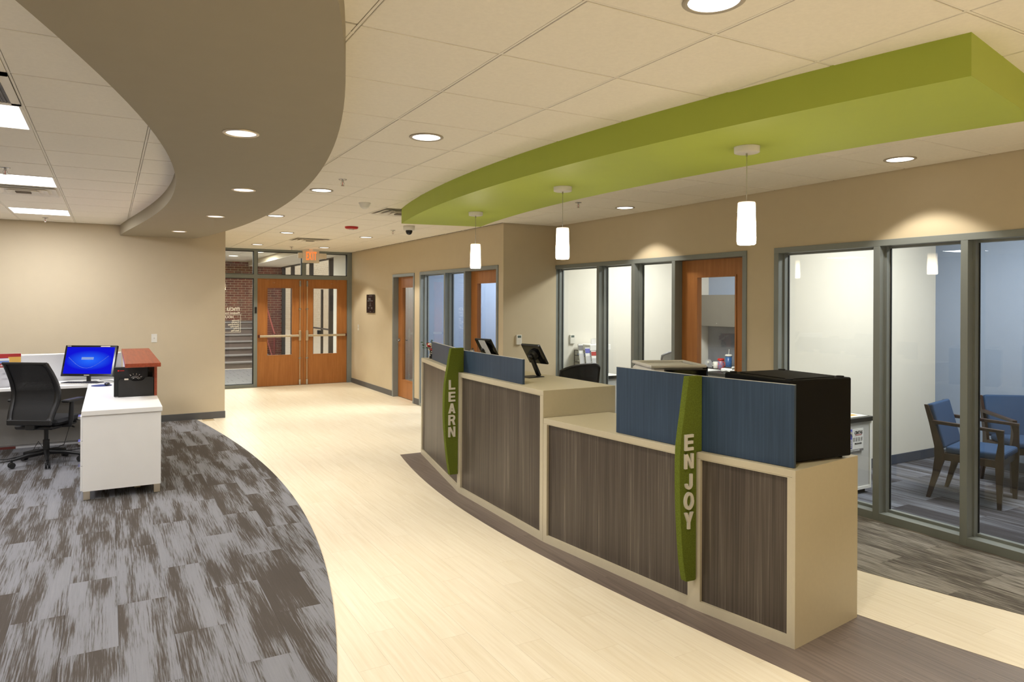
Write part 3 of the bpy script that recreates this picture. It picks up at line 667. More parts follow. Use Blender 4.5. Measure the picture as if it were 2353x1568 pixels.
# ------------------------------------------------------------------ reception counters
A, B, C, D, E = (3.046, 7.365), (2.717, 5.70), (2.69, 4.242), (2.835, 2.895), (2.943, 2.312)
def off(p, q, d):
    v = Vector((q[0]-p[0], q[1]-p[1])).normalized(); nrm = Vector((-v.y, v.x)) if Vector((-v.y, v.x)).x > 0 else Vector((v.y, -v.x))
    return Vector(p)+nrm*d, Vector(q)+nrm*d
def backpt(a, b_, c, d):
    """corner of the line a-b offset with the line b-c offset"""
    p1, p2 = off(a, b_, d); q1, q2 = off(b_, c, d); r_ = p2-p1; s_ = q2-q1; t = ((q1-p1).x*s_.y-(q1-p1).y*s_.x)/(r_.x*s_.y-r_.y*s_.x); return p1+r_*t
def counter(name, label, P, hgt, dep, ends):
    th = 0.037
    r = thing(name, label, 'counter', (P[1][0]+0.3, P[1][1], 0))
    bk = [ends[0], tuple(backpt(P[0], P[1], P[2], dep)), ends[1]]
    bev(MB().prism([P[0], P[1], P[2], bk[2], bk[1], bk[0]], hgt-th, hgt).build('countertop', 'counter_ivory', r), 0.002, 1)
    for (p, q, bp_, bq) in ((P[0], P[1], bk[0], bk[1]), (P[1], P[2], bk[1], bk[2])):
        L_ = math.hypot(q[0]-p[0], q[1]-p[1]); ang = math.atan2(q[1]-p[1], q[0]-p[0])
        M = Matrix.Translation((p[0], p[1], 0)) @ Matrix.Rotation(ang, 4, 'Z')       # x along the bay, +y towards the staff side
        z1 = hgt-th
        if name == 'x': continue
        fm = MB().box(0.0, 0.042, 0, 0.022, 0.0, z1, M=M).box(L_-0.042, L_, 0, 0.022, 0.0, z1, M=M).box(0.042, L_-0.042, 0, 0.022, 0.0, 0.056, M=M).box(0.042, L_-0.042, 0, 0.022, z1-0.004, z1, M=M)
        fm.build('front_frame', 'counter_ivory', r)
        MB().box(0.042, L_-0.042, 0.018, 0.0225, 0.056, z1-0.004, M=M).build('front_panel', 'laminate_dark', r)
        i0, i1 = off(p, q, 0.0225); MB().prism([tuple(i0), tuple(i1), bq, bp_], 0.0, z1).build('cabinet_body', 'counter_ivory', r)
    return r, bk
hi, hb = counter('service_counter', 'tall ivory section of the reception counter with dark streaked front, under the green LEARN fin', [A, B, C], 1.08, 0.60, [(3.64, 7.25), (3.345, 4.25)])
lo, lb = counter('service_counter', 'lower ivory section of the reception counter with dark streaked front, under the green ENJOY fin', [(C[0], C[1]-0.004), D, E], 0.885, 0.60, [(3.28, 4.246), (3.545, 2.385)])
MB().prism([(E[0], E[1]-0.001), (3.5452, 2.384), (3.54, 2.40), (2.938, 2.327)], 0.0, 0.8845).build('end_panel', 'counter_ivory', lo)
MB().prism([(C[0]+0.002, C[1]-0.0015), (3.345, 4.2485), (3.345, 4.262), (2.692, 4.26)], 0.8865, 1.0795).build('end_panel', 'counter_ivory', hi)

def screen(name, label, segs, z0, z1, d0=0.055):
    r = thing(name, label, 'screen panel', (segs[0][0][0]+d0, segs[0][0][1], z0))
    for p, q in segs:
        L_ = math.hypot(q[0]-p[0], q[1]-p[1]); M = Matrix.Translation((p[0], p[1], 0)) @ Matrix.Rotation(math.atan2(q[1]-p[1], q[0]-p[0]), 4, 'Z')
        MB().box(0, L_, 0, 0.018, z0, z1-0.0015, M=M).build('panel', 'laminate_blue', r); MB().box(0, L_, 0, 0.018, z1-0.0015, z1, M=M).build('edge_band', 'edge_white', r)
        for q in (0.15, L_-0.21): MB().box(q, q+0.06, 0.018, 0.05, z0, z0+0.04, M=M).build('bracket', 'steel', r)
screen('privacy_screen', 'long low blue laminate screen on the tall counter, crossing the LEARN fin', [((3.062, 7.10), (2.772, 5.705)), ((2.772, 5.70), (2.75, 4.63))], 1.081, 1.275)
screen('privacy_screen', 'high blue laminate screen on the lower counter, in front of printer and black case', [((2.80, 3.545), (2.868, 2.9)), ((2.868, 2.895), (2.975, 2.345))], 0.888, 1.305)

def block_letter(mb, ch, x0, x1, z0, z1, y, dep=0.011):
    """heavy sans capital built from strokes; u,v run 0..1 across the letter box"""
    S, V = 0.27, 0.19; k = [0]
    def P(poly):
        k[0] += 1; e = k[0]*0.00006
        mb.prism([(x0+(x1-x0)*u, z0+(z1-z0)*v) for u, v in poly], 0, dep+e, M=Matrix(((1, 0, 0, 0), (0, 0, -1, y), (0, 1, 0, 0), (0, 0, 0, 1))))
    def B(a, b, c, d): P([(a, c), (b, c), (b, d), (a, d)])
    def arc(cu, cv, ru, rv, t0, t1, n=12):
        for i in range(n):
            a, b = t0+(t1-t0)*i/n, t0+(t1-t0)*(i+1)/n; ri, rj = ru-S, rv-V
            P([(cu+ru*math.cos(a), cv+rv*math.sin(a)), (cu+ru*math.cos(b), cv+rv*math.sin(b)), (cu+ri*math.cos(b), cv+rj*math.sin(b)), (cu+ri*math.cos(a), cv+rj*math.sin(a))])
    if ch == 'L': B(0.04, S+0.04, 0, 1); B(S+0.04, 0.96, 0, V)
    if ch == 'E': B(0.02, S+0.02, 0, 1); B(S+0.02, 0.98, 0, V); B(S+0.02, 0.93, 0.41, 0.41+V); B(S+0.02, 0.98, 1-V, 1)
    if ch == 'A': P([(0, 0), (0.29, 0), (0.635, 1), (0.36, 1)]); P([(1, 0), (0.71, 0), (0.365, 1), (0.64, 1)]); B(0.24, 0.76, 0.20, 0.37)
    if ch == 'N': B(0.0, S, 0, 1); B(1-S, 1, 0, 1); P([(0.0, 1), (0.30, 1), (1, 0), (0.70, 0)])
    if ch == 'R': B(0, S, 0, 1); B(S, 0.62, 1-V, 1); B(S, 0.62, 0.41, 0.41+V*0.9); arc(0.62, 0.705, 0.36, 0.295, -PI/2, PI/2); P([(0.48, 0.41), (0.80, 0.44), (1.0, 0), (0.70, 0)])
    if ch == 'J': B(0.62, 0.62+S, 0.32, 1); arc(0.48, 0.32, 0.41, 0.32, PI, 2*PI); B(0.07, 0.07+S, 0.29, 0.38)
    if ch == 'O': arc(0.5, 0.5, 0.54, 0.52, 0, 2*PI, 28)
    if ch == 'Y': B(0.5-S/2, 0.5+S/2, 0, 0.46); P([(0, 1), (0.31, 1), (0.5+S/2, 0.40), (0.5-S/2, 0.40)]); P([(1, 1), (0.69, 1), (0.5-S/2, 0.40), (0.5+S/2, 0.40)])
def fin(label, poly, y, word, zs, xs):
    r = thing('fin_sign', label, 'sign', (poly[0][0], y, poly[-4][1]))
    M = FACE_CAM(0, y+0.042, 0)
    bev(MB().prism(poly, 0, 0.042, M=Matrix(((1, 0, 0, 0), (0, 0, -1, y+0.042), (0, 1, 0, 0), (0, 0, 0, 1)))).build('board', 'felt_green', r), 0.002, 1)
    for ch, (zt_, zb_) in zip(word, zs):
        mb = MB(); block_letter(mb, ch, xs[0], xs[1], zb_, zt_, y); mb.build('letter', 'letter_white', r)
k1 = 1.007
lp_ = [(2.626, 1.300), (2.61, 1.22), (2.597, 1.14), (2.583, 1.065), (2.571, .994), (2.564, .91), (2.561, .823), (2.561, .71), (2.566, .603), (2.574, .51), (2.583, .418), (2.598, .30), (2.618, .180), (2.694, .178), (2.700, 1.0885), (2.752, 1.0885), (2.752, 1.303)]
sc_ = lambda pl, k: [(x*k, CAMZ-(CAMZ-z)*k) for x, z in pl]
fin('curved green felt fin reading LEARN in white letters on the tall counter', sc_(lp_, k1)[:14]+[(2.716, 1.0815), (2.768, 1.0815), (2.768, 1.299)], 5.70, 'LEARN', [(1.016, 0.930), (0.910, 0.823), (0.808, 0.718), (0.705, 0.613), (0.599, 0.507)], (2.617, 2.683))
ep_ = [(2.716, 1.315), (2.698, 1.21), (2.682, 1.106), (2.668, 1.03), (2.656, .953), (2.652, .86), (2.652, .766), (2.654, .66), (2.659, .556), (2.668, .43), (2.679, .321), (2.690, .26), (2.702, .208), (2.764, .205)]
k2 = 1.0195
fin('curved green felt fin reading ENJOY in white letters on the lower counter', sc_(ep_, k2)+[(2.828, 0.18), (2.828, 0.8865), (2.868, 0.8865), (2.868, 1.306)], 2.868, 'ENJOY', [(0.990, 0.902), (0.884, 0.802), (0.772, 0.688), (0.671, 0.578), (0.562, 0.470)], (2.733, 2.797))

# ------------------------------------------------------------------ things on the counters
def tablet(label, loc, rz, paper=False):
    r = thing('tablet_stand', label, 'tablet stand', loc, rz, None)
    MB().rbox(-0.07, 0.07, -0.11, 0.06, 0, 0.006, b=0.002).build('base', 'black_plastic', r, world=False)
    MB().add([(-0.022, 0.060, 0.004), (0.022, 0.060, 0.004), (0.022, 0.066, 0.016), (-0.022, 0.066, 0.016), (-0.022, 0.046, 0.012), (0.022, 0.046, 0.012), (-0.02, -0.028, 0.150), (0.02, -0.028, 0.150), (0.02, -0.012, 0.160), (-0.02, -0.012, 0.160)], [(0, 1, 5, 4), (0, 3, 2, 1), (4, 5, 7, 6), (3, 9, 8, 2), (6, 7, 8, 9), (0, 4, 6, 9, 3), (1, 2, 8, 7, 5)]).build('arm', 'black_plastic', r, world=False)
    Mt = Matrix.Translation((0, 0.012, 0.195)) @ Matrix.Rotation(math.radians(-57), 4, 'X')
    MB().rbox(-0.118, 0.118, -0.10, 0.10, -0.012, 0.010, b=0.008, M=Mt).build('tablet_case', 'black_gloss', r, world=False)
    MB().box(-0.095, 0.095, -0.075, 0.075, 0.0101, 0.0115, M=Mt).build('screen', 'paper_gold' if False else 'screen_grey', r, world=False)
    MB().cyl((0, 0, -0.045), (0, 0, -0.012), 0.045, 0.05, M=Mt).ball((0, -0.005, -0.05), 0.024, M=Mt).build('pivot', 'black_plastic', r, world=False)
    if paper: MB().box(0.0, 0.09, -0.12, 0.035, -0.055, -0.0535, M=Mt).build('paper_slip', 'paper_white', r, world=False)
    return r
tablet('black tablet on swivel stand beside the end of the blue screen', (3.12, 5.07, 1.08), math.radians(-80))
tablet('black tablet stand with white slip, half hidden behind the blue screen', (3.16, 6.02, 1.08), math.radians(-76), True)
fr_ = thing('flower_arrangement', 'red and white flowers in a patterned jar at far end of counter', 'flowers', (3.115, 7.21, 1.08))
MB().lathe([(0.001, 0), (0.034, 0), (0.036, 0.01), (0.030, 0.09), (0.034, 0.10), (0.030, 0.10), (0.027, 0.09)], (3.115, 7.21, 1.0805)).build('jar', 'black_gloss', fr_)
cb = MB()
for k in range(22):
    a = 2*PI*k/11; z_ = 1.10+0.02*(k % 4); cb.ball((3.115+0.034*math.cos(a), 7.21+0.034*math.sin(a), z_), 0.006, 6)
cb.build('dots', 'rose_white', fr_, kind='stuff')
for k in range(13):
    a = k*2.4; q = 0.047 if k else 0; zz = 1.20+0.035*math.sin(k*1.7)
    c_ = (3.115+q*math.cos(a), 7.21+q*math.sin(a), zz); mb = MB()
    for t in range(5): mb.ball((c_[0]+0.009*math.cos(t*1.26), c_[1]+0.009*math.sin(t*1.26), c_[2]+0.003*t), 0.017-0.001*t, 8, sc=(1, 1, 0.8))
    mb.build('blossom', 'rose_white' if k % 3 == 0 else 'rose_red', fr_)
lv = MB()
for k in range(10):
    a = k*0.7+2; tip = (3.115-0.05+0.09*math.cos(a)*0.8, 7.21+0.07*math.sin(a), 1.20+0.09*((k*7 % 10)/10))
    lv.tube([(3.115, 7.21, 1.17), tip], [0.002, 0.001], n=5); lv.ball(tip, 0.014, 6, sc=(1, 0.6, 0.4))
lv.build('foliage', 'leaf_green', fr_)

bx_ = thing('steel_case', 'large black steel case with ribbed lid and rubber feet on the counter end', 'case', (3.26, 2.63, 0.885), math.radians(-5))
MB().rbox(-0.225, 0.225, -0.245, 0.235, 0.012, 0.432, b=0.006).build('body', 'black_steel', bx_, world=False)
MB().rbox(-0.17, 0.15, -0.20, 0.17, 0.432, 0.436, b=0.002).build('lid_plate', 'black_steel', bx_, world=False)
for sx in (-1, 1):
    for sy2 in (-1, 1): MB().cyl((sx*0.185, sy2*0.205, 0.431), (sx*0.185, sy2*0.205, 0.4385), 0.02, n=14).build('screw_cap', 'black_matte', bx_, world=False)
sl = MB()
for k in range(24): sl.rbox(-0.15+0.0125*k, -0.144+0.0125*k, -0.226, -0.214, 0.431, 0.4335, b=0.0008)
for k in range(16): sl.rbox(0.185, 0.197, -0.15+0.0125*k, -0.144+0.0125*k, 0.431, 0.4335, b=0.0008)
sl.build('vent_slots', 'black_matte', bx_, world=False, kind='stuff')
for sx in (-1, 1):
    for sy2 in (-1, 1): MB().cyl((sx*0.19, sy2*0.2, 0), (sx*0.19, sy2*0.2, 0.013), 0.014, n=12).build('foot', 'black_matte', bx_, world=False)
MB().rbox(0.225, 0.228, -0.24, 0.23, 0.20, 0.206).build('seam', 'black_matte', bx_, world=False)

pr = thing('printer', 'silver and black laser printer standing behind the high blue screen', 'printer', (3.375, 3.70, 0.885), math.radians(-22))
MB().rbox(-0.188, 0.188, -0.19, 0.20, 0.0, 0.33, b=0.02).build('body', 'silver_plastic', pr, world=False)
MB().rbox(-0.197, 0.197, -0.205, 0.21, 0.33, 0.397, b=0.03).build('upper_shell', 'silver_plastic', pr, world=False)
tr_ = MB().rbox(-0.197, 0.197, -0.205, -0.18, 0.391, 0.412, b=0.006).rbox(-0.197, 0.197, 0.185, 0.21, 0.391, 0.412, b=0.006).rbox(-0.197, -0.175, -0.18, 0.185, 0.391, 0.412, b=0.006).rbox(0.175, 0.197, -0.18, 0.185, 0.391, 0.412, b=0.006)
tr_.build('output_rim', 'silver_plastic', pr, world=False)
MB().rbox(-0.10, 0.196, -0.2125, -0.18, 0.06, 0.385, b=0.006).build('front_panel', 'black_gloss', pr, world=False)
MB().rbox(0.1985, 0.206, -0.20, 0.2, 0.05, 0.40, b=0.004).build('side_tray', 'black_gloss', pr, world=False)
nb = thing('note_pad', 'pale yellow note sheets lying between the printer and black case', 'note pad', (3.33, 3.20, 0.885), math.radians(20))
MB().rbox(-0.07, 0.07, -0.05, 0.05, 0, 0.33, b=0.004).build('holder', 'black_plastic', nb, world=False)
MB().box(-0.065, 0.065, -0.045, 0.045, 0.33, 0.345).build('sheets', 'paper_yellow', nb, world=False)

# ------------------------------------------------------------------ pendants over the counter
def pendant(x, y, label):
    r = thing('pendant_lamp', label, 'pendant lamp', (x, y, ZG), 0, 'frosted pendants over the counter')
    MB().lathe([(0.001, -0.034), (0.062, -0.034), (0.068, -0.031), (0.0685, -0.003), (0.070, 0), (0.001, 0)], n=32).build('canopy', 'white_plastic', r, world=False)
    MB().cyl((0, 0, -0.034), (0, 0, -0.052), 0.006, 0.005, n=10).cyl((0, 0, -0.05), (0, 0, -0.305), 0.0025, n=8).build('cable', 'chrome', r, world=False)
    MB().cyl((0, 0, -0.30), (0, 0, -0.345), 0.012, n=12).build('lamp_holder', 'chrome', r, world=False)
    MB().lathe([(0.012, -0.305), (0.044, -0.305), (0.0468, -0.310), (0.0472, -0.36), (0.050, -0.45), (0.051, -0.515), (0.049, -0.533), (0.044, -0.539), (0.001, -0.539)], n=32).build('shade', 'shade_glass', r, world=False)
    for a in (0.2, 2.3, 4.4):
        MB().cyl((0.045*math.cos(a), 0.045*math.sin(a), -0.358), (0.054*math.cos(a), 0.054*math.sin(a), -0.358), 0.002, n=6).build('thumb_screw', 'chrome', r, world=False)
pendant(3.05, 6.033, 'frosted glass pendant furthest back over the counter, beside the red flowers end')
pendant(2.935, 4.367, 'frosted glass pendant hanging over the step between the two counters')
pendant(3.045, 2.717, 'frosted glass pendant over the lower counter and the black case')

# ------------------------------------------------------------------ recessed lights
def downlight(x, y, z, label, lensmat='lamp_white', r_=0.105, power=None, group='round downlights in the tiled ceiling', blend=0.25, cone=104, col=WARM):
    r = thing('downlight', label, 'downlight', (x, y, z), 0, group)
    MB().lathe([(r_, 0), (r_+0.001, -0.004), (r_-0.006, -0.008), (r_*0.83, -0.006), (r_*0.83, -0.001)], n=36).build('trim_ring', 'downlight_trim' if lensmat == 'lamp_white' else 'steel', r, world=False)
    MB().lathe([(r_*0.83, -0.0035), (r_*0.4, -0.0025), (0.0001, -0.002)], n=30).build('lens', lensmat, r, world=False)
    light('downlight_beam', 'SPOT', (x, y, z-0.012), power or P_DOWN, col, r_*0.55, math.radians(cone), blend)
downlight(1.708, 4.063, H-0.002, 'round white downlight in the tiles between soffit and green cloud')
downlight(1.775, 1.729, H-0.002, 'white downlight cut off by the top edge of the photo')
downlight(1.695, 6.509, H-0.002, 'white downlight beside the curved edge of the taupe soffit')
downlight(1.73, 8.75, H-0.002, 'white downlight partly hidden by the curved soffit edge')
downlight(2.307, 10.839, H-0.002, 'small corridor downlight on the left, before the square vent')
downlight(2.326, 13.384, H-0.002, 'small corridor downlight just above the entrance sidelight')
downlight(3.559, 13.454, H-0.002, 'small corridor downlight above and right of the EXIT sign')
downlight(3.552, 10.906, H-0.002, 'small corridor downlight between red alarm and dome camera')
downlight(4.83, 5.981, H-0.002, 'downlight by the wall above the three glass panes and wood door', power=P_DOWN*0.5)
downlight(4.86, 2.955, H-0.002, 'downlight by the wall above the wide conference room window', power=P_DOWN*0.5)
for k, (x, y, lb_) in enumerate(((0.599, 3.933, 'largest crystal lensed downlight in the taupe soffit, nearest the camera'), (0.925, 5.933, 'second crystal lensed downlight along the taupe soffit'),
                               (0.962, 7.953, 'third crystal lensed downlight along the taupe soffit'), (0.768, 9.929, 'crystal lensed downlight in the soffit closest to the beige wall'))):
    downlight(x, y, ZS, lb_, 'lamp_soffit', 0.092, P_SOFFIT, 'crystal downlights in the taupe soffit', 0.6, 110)
# more of the same lamps behind the camera and further right, out of frame
for x, y in ((1.78, -0.7), (4.86, 0.2), (3.3, -0.7), (3.3, -2.2), (1.78, -2.2), (4.86, -2.2)): light('downlight_beam', 'SPOT', (x, y, H-0.02), P_DOWN, WARM, 0.06, math.radians(104), 0.25)
for x, y in ((0.25, 1.9), (-0.1, -0.1)): light('downlight_beam', 'SPOT', (x, y, ZS-0.02), P_SOFFIT, WARM, 0.06, math.radians(110), 0.6)
def troffer(x0, x1, y0, y1, label):
    r = thing('ceiling_light', label, 'ceiling light', ((x0+x1)/2, (y0+y1)/2, H), 0, 'square fluorescent panels in the left ceiling'); t = 0.022
    MB().box(x0+.006, x1-.006, y0+.006, y0+t, H-0.004, H+0.012).box(x0+.006, x1-.006, y1-t, y1-.006, H-0.004, H+0.012).box(x0+.006, x0+t, y0+t, y1-t, H-0.004, H+0.012).box(x1-t, x1-.006, y0+t, y1-t, H-0.004, H+0.012).build('frame', 'grid_white', r)
    MB().box(x0+t, x1-t, y0+t, y1-t, H-0.001, H+0.004).build('diffuser', 'lamp_troffer', r)
    light('troffer_glow', 'AREA', ((x0+x1)/2, (y0+y1)/2, H-0.02), P_TROFF, COOL, 0.55)
for q, lb_ in zip(lp, ('square light panel at the left edge, nearest the camera', 'square light panel directly beside the slotted diffuser', 'square light panel closest to the beige back wall')): troffer(*q, lb_)
for x, y in ((-3.4, 1.2), (-3.4, 4.8), (-3.4, 7.3), (-3.4, 9.8), (-0.7, 2.2), (-1.8, -0.6)): light('troffer_glow', 'AREA', (x, y, H-0.02), P_TROFF, COOL, 0.55)
def diffuser(x0, x1, y0, y1, label, z=H, ret=False):
    r = thing('ceiling_vent', label, 'vent', ((x0+x1)/2, (y0+y1)/2, z)); xc, yc = (x0+x1)/2, (y0+y1)/2; hx, hy = (x1-x0)/2-0.008, (y1-y0)/2-0.008
    MB().box(xc-hx, xc+hx, yc-hy, yc+hy, z-0.0025, z+0.008).build('backing', 'grid_white' if not ret else 'print_grey', r)
    if ret:
        for k in range(34):
            xx = xc-hx+0.045+k*(2*hx-0.09)/33; MB().box(xx-0.003, xx+0.003, yc-hy+0.04, yc+hy-0.04, z-0.008, z-0.0025).build('blade', 'print_grey', r)
        MB().box(xc-hx, xc+hx, yc-hy, yc-hy+0.04, z-0.008, z).box(xc-hx, xc+hx, yc+hy-0.04, yc+hy, z-0.008, z).box(xc-hx, xc-hx+0.04, yc-hy, yc+hy, z-0.008, z).box(xc+hx-0.04, xc+hx, yc-hy, yc+hy, z-0.008, z).build('border', 'grid_white', r)
        return
    for k, q in enumerate((0.92, 0.68, 0.44)):
        m_ = MB(); a, b_ = hx*q, hy*q; c_, d_ = a-0.05, b_-0.05; zt, zb = z-0.003-0.004*0, z-0.020-0.006*k
        vs_ = [(xc-a, yc-b_, zb), (xc+a, yc-b_, zb), (xc+a, yc+b_, zb), (xc-a, yc+b_, zb), (xc-c_, yc-d_, zt), (xc+c_, yc-d_, zt), (xc+c_, yc+d_, zt), (xc-c_, yc+d_, zt)]
        m_.add(vs_, [(0, 1, 5, 4), (1, 2, 6, 5), (2, 3, 7, 6), (3, 0, 4, 7)]); m_.build('cone', 'grid_white', r)
    MB().box(xc-hx*0.2, xc+hx*0.2, yc-hy*0.2, yc+hy*0.2, z-0.03, z-0.018).build('core', 'grid_void', r)
diffuser(-1.005, -.402, 7.64, 8.265, 'square slotted air diffuser next to a light panel on the left ceiling')
diffuser(-1.005, -.402, 3.89, 4.515, 'grey return air grille at the left edge beside the nearest light panel', ret=True)
xi = 0.199+0.6015*4; yj = 2.549+0.6015*8
diffuser(xi, xi+0.6015, yj, yj+0.6015, 'square air diffuser half behind the far end of the green cloud')
yj = 2.549+0.6015*15; diffuser(xi, xi+0.6015, yj, yj+0.6015, 'square air diffuser in the corridor ceiling before the EXIT sign')
# sprinklers
def sprinkler(x, y, label):
    r = thing('sprinkler', label, 'sprinkler', (x, y, H-0.002), 0, 'sprinkler heads in the ceiling')
    MB().lathe([(0.001, -0.006), (0.03, -0.005), (0.036, 0), (0.001, 0)], n=20).build('escutcheon', 'chrome', r, world=False)
    MB().cyl((0, 0, -0.005), (0, 0, -0.022), 0.009, n=10).tube([(-0.009, 0, -0.02), (-0.014, 0, -0.035), (-0.004, 0, -0.052)], 0.002, n=6).tube([(0.009, 0, -0.02), (0.014, 0, -0.035), (0.004, 0, -0.052)], 0.002, n=6).cyl((0, 0, -0.052), (0, 0, -0.054), 0.015, n=14).build('body', 'chrome', r, world=False)
    MB().cyl((0, 0, -0.02), (0, 0, -0.05), 0.0025, n=6).build('bulb', 'red_plastic', r, world=False)
for x, y, lb_ in ((1.7, 5.847, 'chrome sprinkler head beside the soffit edge, above a round downlight'), (2.983, 13.614, 'tiny chrome sprinkler head left of the EXIT sign'), (3.54, 9.642, 'small chrome sprinkler head just behind the dome camera'),
                (4.178, 5.928, 'chrome sprinkler head between green cloud and office wall'), (-0.71, 6.699, 'chrome sprinkler head at the left edge before the second light panel'), (-0.703, 10.507, 'chrome sprinkler head by the beige wall behind the last light panel')): sprinkler(x, y, lb_)
tag(MB().lathe([(0.0005, -0.065), (0.02, -0.062), (0.045, -0.045), (0.056, -0.012), (0.062, -0.008), (0.062, 0)], (2.303, 7.12, H-0.002)).build('motion_sensor', 'white_plastic'), 'white domed motion sensor on the tiles left of the green cloud', 'sensor')
al = thing('fire_alarm', 'flat red ceiling fire alarm strobe with a small white lens', 'alarm', (2.889, 9.5, H-0.002))
MB().lathe([(0.001, -0.03), (0.075, -0.03), (0.088, -0.022), (0.092, 0), (0.001, 0)], n=28).build('body', 'red_plastic', al, world=False)
MB().rbox(-0.03, 0.03, -0.018, 0.018, -0.043, -0.028).build('strobe_lens', 'white_plastic', al, world=False)
dc = thing('dome_camera', 'white security camera with dark glass dome below the green cloud end', 'security camera', (3.523, 8.97, H-0.002))
MB().lathe([(0.001, 0), (0.078, 0), (0.078, -0.05), (0.07, -0.062), (0.001, -0.062)], n=28).build('housing', 'white_plastic', dc, world=False)
MB().lathe([(0.045, -0.06), (0.046, -0.08), (0.034, -0.108), (0.016, -0.12), (0.0005, -0.122)], n=24).build('dome', 'black_gloss', dc, world=False)
# exit sign
ex = thing('exit_sign', 'beige ceiling sign with glowing orange EXIT letters and two lamp wings', 'exit sign', (3.465, 14.1, H-0.002))
bev(MB().rbox(3.302, 3.628, 14.09, 14.13, 2.470, 2.717, b=0.004).build('housing', 'trim_white', ex), 0.002, 1)
MB().box(3.43, 3.50, 14.09, 14.13, 2.717, H-0.002).build('mount', 'trim_white', ex)
for a, b_ in ((3.215, 3.302), (3.628, 3.775)): MB().rbox(a, b_, 14.09, 14.13, 2.56, 2.665, b=0.003).build('lamp_wing', 'trim_white', ex)
for k, ch in enumerate('EXIT'):
    mb = MB(); text_on(mb, ch, 0.225, FACE_CAM((3.388, 3.446, 3.501, 3.549)[k], 14.087, 2.532), 0.002, 0.003, 'CENTER', 0.37); mb.build('letter', 'exit_glow', ex)
light('exit_sign_glow', 'POINT', (3.465, 14.04, 2.70), 0.05, (1, 0.25, 0.1), 0.04)

# ------------------------------------------------------------------ wall devices
def plate(name, label, cat, M, kind='switch', w_=0.072, h_=0.118):
    r = bpy.data.objects.new(name, None); COL.objects.link(r); r.matrix_world = M; r['label'] = label; r['category'] = cat
    r.location, r.rotation_euler = M.to_translation(), M.to_euler()
    if kind == 'thermo':
        MB().rbox(-w_/2, w_/2, -h_/2, h_/2, 0.0003, 0.028, b=0.004).build('body', 'white_plastic', r, world=False)
        MB().box(-w_*0.32, w_*0.32, h_*0.2, h_*0.42, 0.028, 0.0288).build('display', 'screen_grey', r, world=False)
        bt = MB()
        for i in range(2):
            for j in range(3): bt.rbox(-0.016+i*0.022, -0.006+i*0.022, -h_*0.05-j*0.018-0.004, -h_*0.05-j*0.018+0.002, 0.028, 0.0295, b=0.0006)
        bt.build('buttons', 'trim_white', r, world=False)
        return
    MB().rbox(-w_/2, w_/2, -h_/2, h_/2, 0.0003, 0.006, b=0.002).build('plate', 'white_plastic', r, world=False)
    if kind == 'switch': MB().rbox(-0.006, 0.006, -0.012, 0.012, 0.006, 0.016, b=0.002).build('toggle', 'trim_white', r, world=False)
    else: MB().rbox(-0.008, 0.008, -0.008, 0.008, 0.006, 0.009, b=0.001).build('jack', 'silver_plastic', r, world=False)
plate('wall_plate', 'white wall plate on the beige wall above the cherry ledge', 'wall plate', FACE_CAM(0.541, YL, 1.184), 'jack')
plate('light_switch', 'white light switch on corridor wall between entrance frame and black plaque', 'light switch', FACE_WEST(XB, 14.08, 1.175))
plate('thermostat', 'pale thermostat on the beige return wall above the tablet stand', 'thermostat', FACE_CAM(4.665, YR, 1.217), 'thermo', 0.078, 0.13)
plate('thermostat', 'white thermostat seen through glass on the office side wall', 'thermostat', FACE_CAM(5.535, 8.0, 1.203), 'thermo', 0.078, 0.125)
pq = thing('wall_plaque', 'black plaque with pale lettering on standoffs on the corridor wall', 'plaque', (XB, 13.25, 1.66))
MB().rbox(XB-0.026, XB-0.012, 13.03, 13.49, 1.487, 1.845, b=0.002).build('panel', 'black_gloss', pq)
so = MB()
for y in (13.06, 13.46):
    for z in (1.515, 1.818): so.cyl((XB, y, z), (XB-0.030, y, z), 0.010, n=12)
so.build('standoffs', 'chrome', pq)
tx = MB()
for s_, z_, sz_, o_, yy in (('mcu', 1.738, 0.085, 0.001, 13.30), ('Meadows Credit Union', 1.712, 0.034, 0.0005, 13.26)):
    text_on(tx, s_, sz_, FACE_WEST(XB-0.0265, yy, z_), 0.0003, o_)
for yc_, z_, w_ in ((13.24, 1.818, 0.2), (13.26, 1.68, 0.08), (13.26, 1.65, 0.07), (13.26, 1.625, 0.12), (13.35, 1.59, 0.09), (13.17, 1.59, 0.08), (13.35, 1.57, 0.06), (13.17, 1.57, 0.08), (13.25, 1.512, 0.07)):
    tx.box(XB-0.0266, XB-0.0260, yc_-w_/2, yc_+w_/2, z_-0.004, z_+0.004)      # rows of print too small to read in the photograph
tx.build('lettering', 'print_grey', pq)

# ------------------------------------------------------------------ work station on the left
cr_ = thing('credenza', 'white credenza with side drawers on silver legs, standing on the carpet', 'credenza', (0.1, 7.9, 0))
bev(MB().box(-0.205, 0.41, 6.955, 9.19, 0.730, 0.772).build('top', 'laminate_white', cr_), 0.003, 2)
MB().box(-0.196, 0.400, 6.97, 9.15, 0.085, 0.727).build('body', 'laminate_white', cr_)
for k in range(3):
    za, zb_ = 0.09+0.213*k, 0.09+0.213*(k+1)-0.004
    d_ = MB().rbox(-0.212, -0.1965, 6.98, 7.90, za, zb_, b=0.002).build('drawer', 'laminate_white', cr_)
    MB().rbox(-0.232, -0.2122, 6.985, 7.12, zb_-0.022, zb_-0.002, b=0.002).build('pull', 'chrome', d_)
for x in (-0.19, 0.345):
    for y in (6.98, 8.9): MB().rbox(x, x+0.05, y, y+0.05, 0.010, 0.085, b=0.002).cyl((x+0.025, y+0.025, 0.006), (x+0.025, y+0.025, 0.012), 0.018, n=12).build('leg', 'steel', cr_)
MB().rbox(0.20, 0.25, 7.25, 7.30, 0.006, 0.085, b=0.002).build('leg', 'steel', cr_)
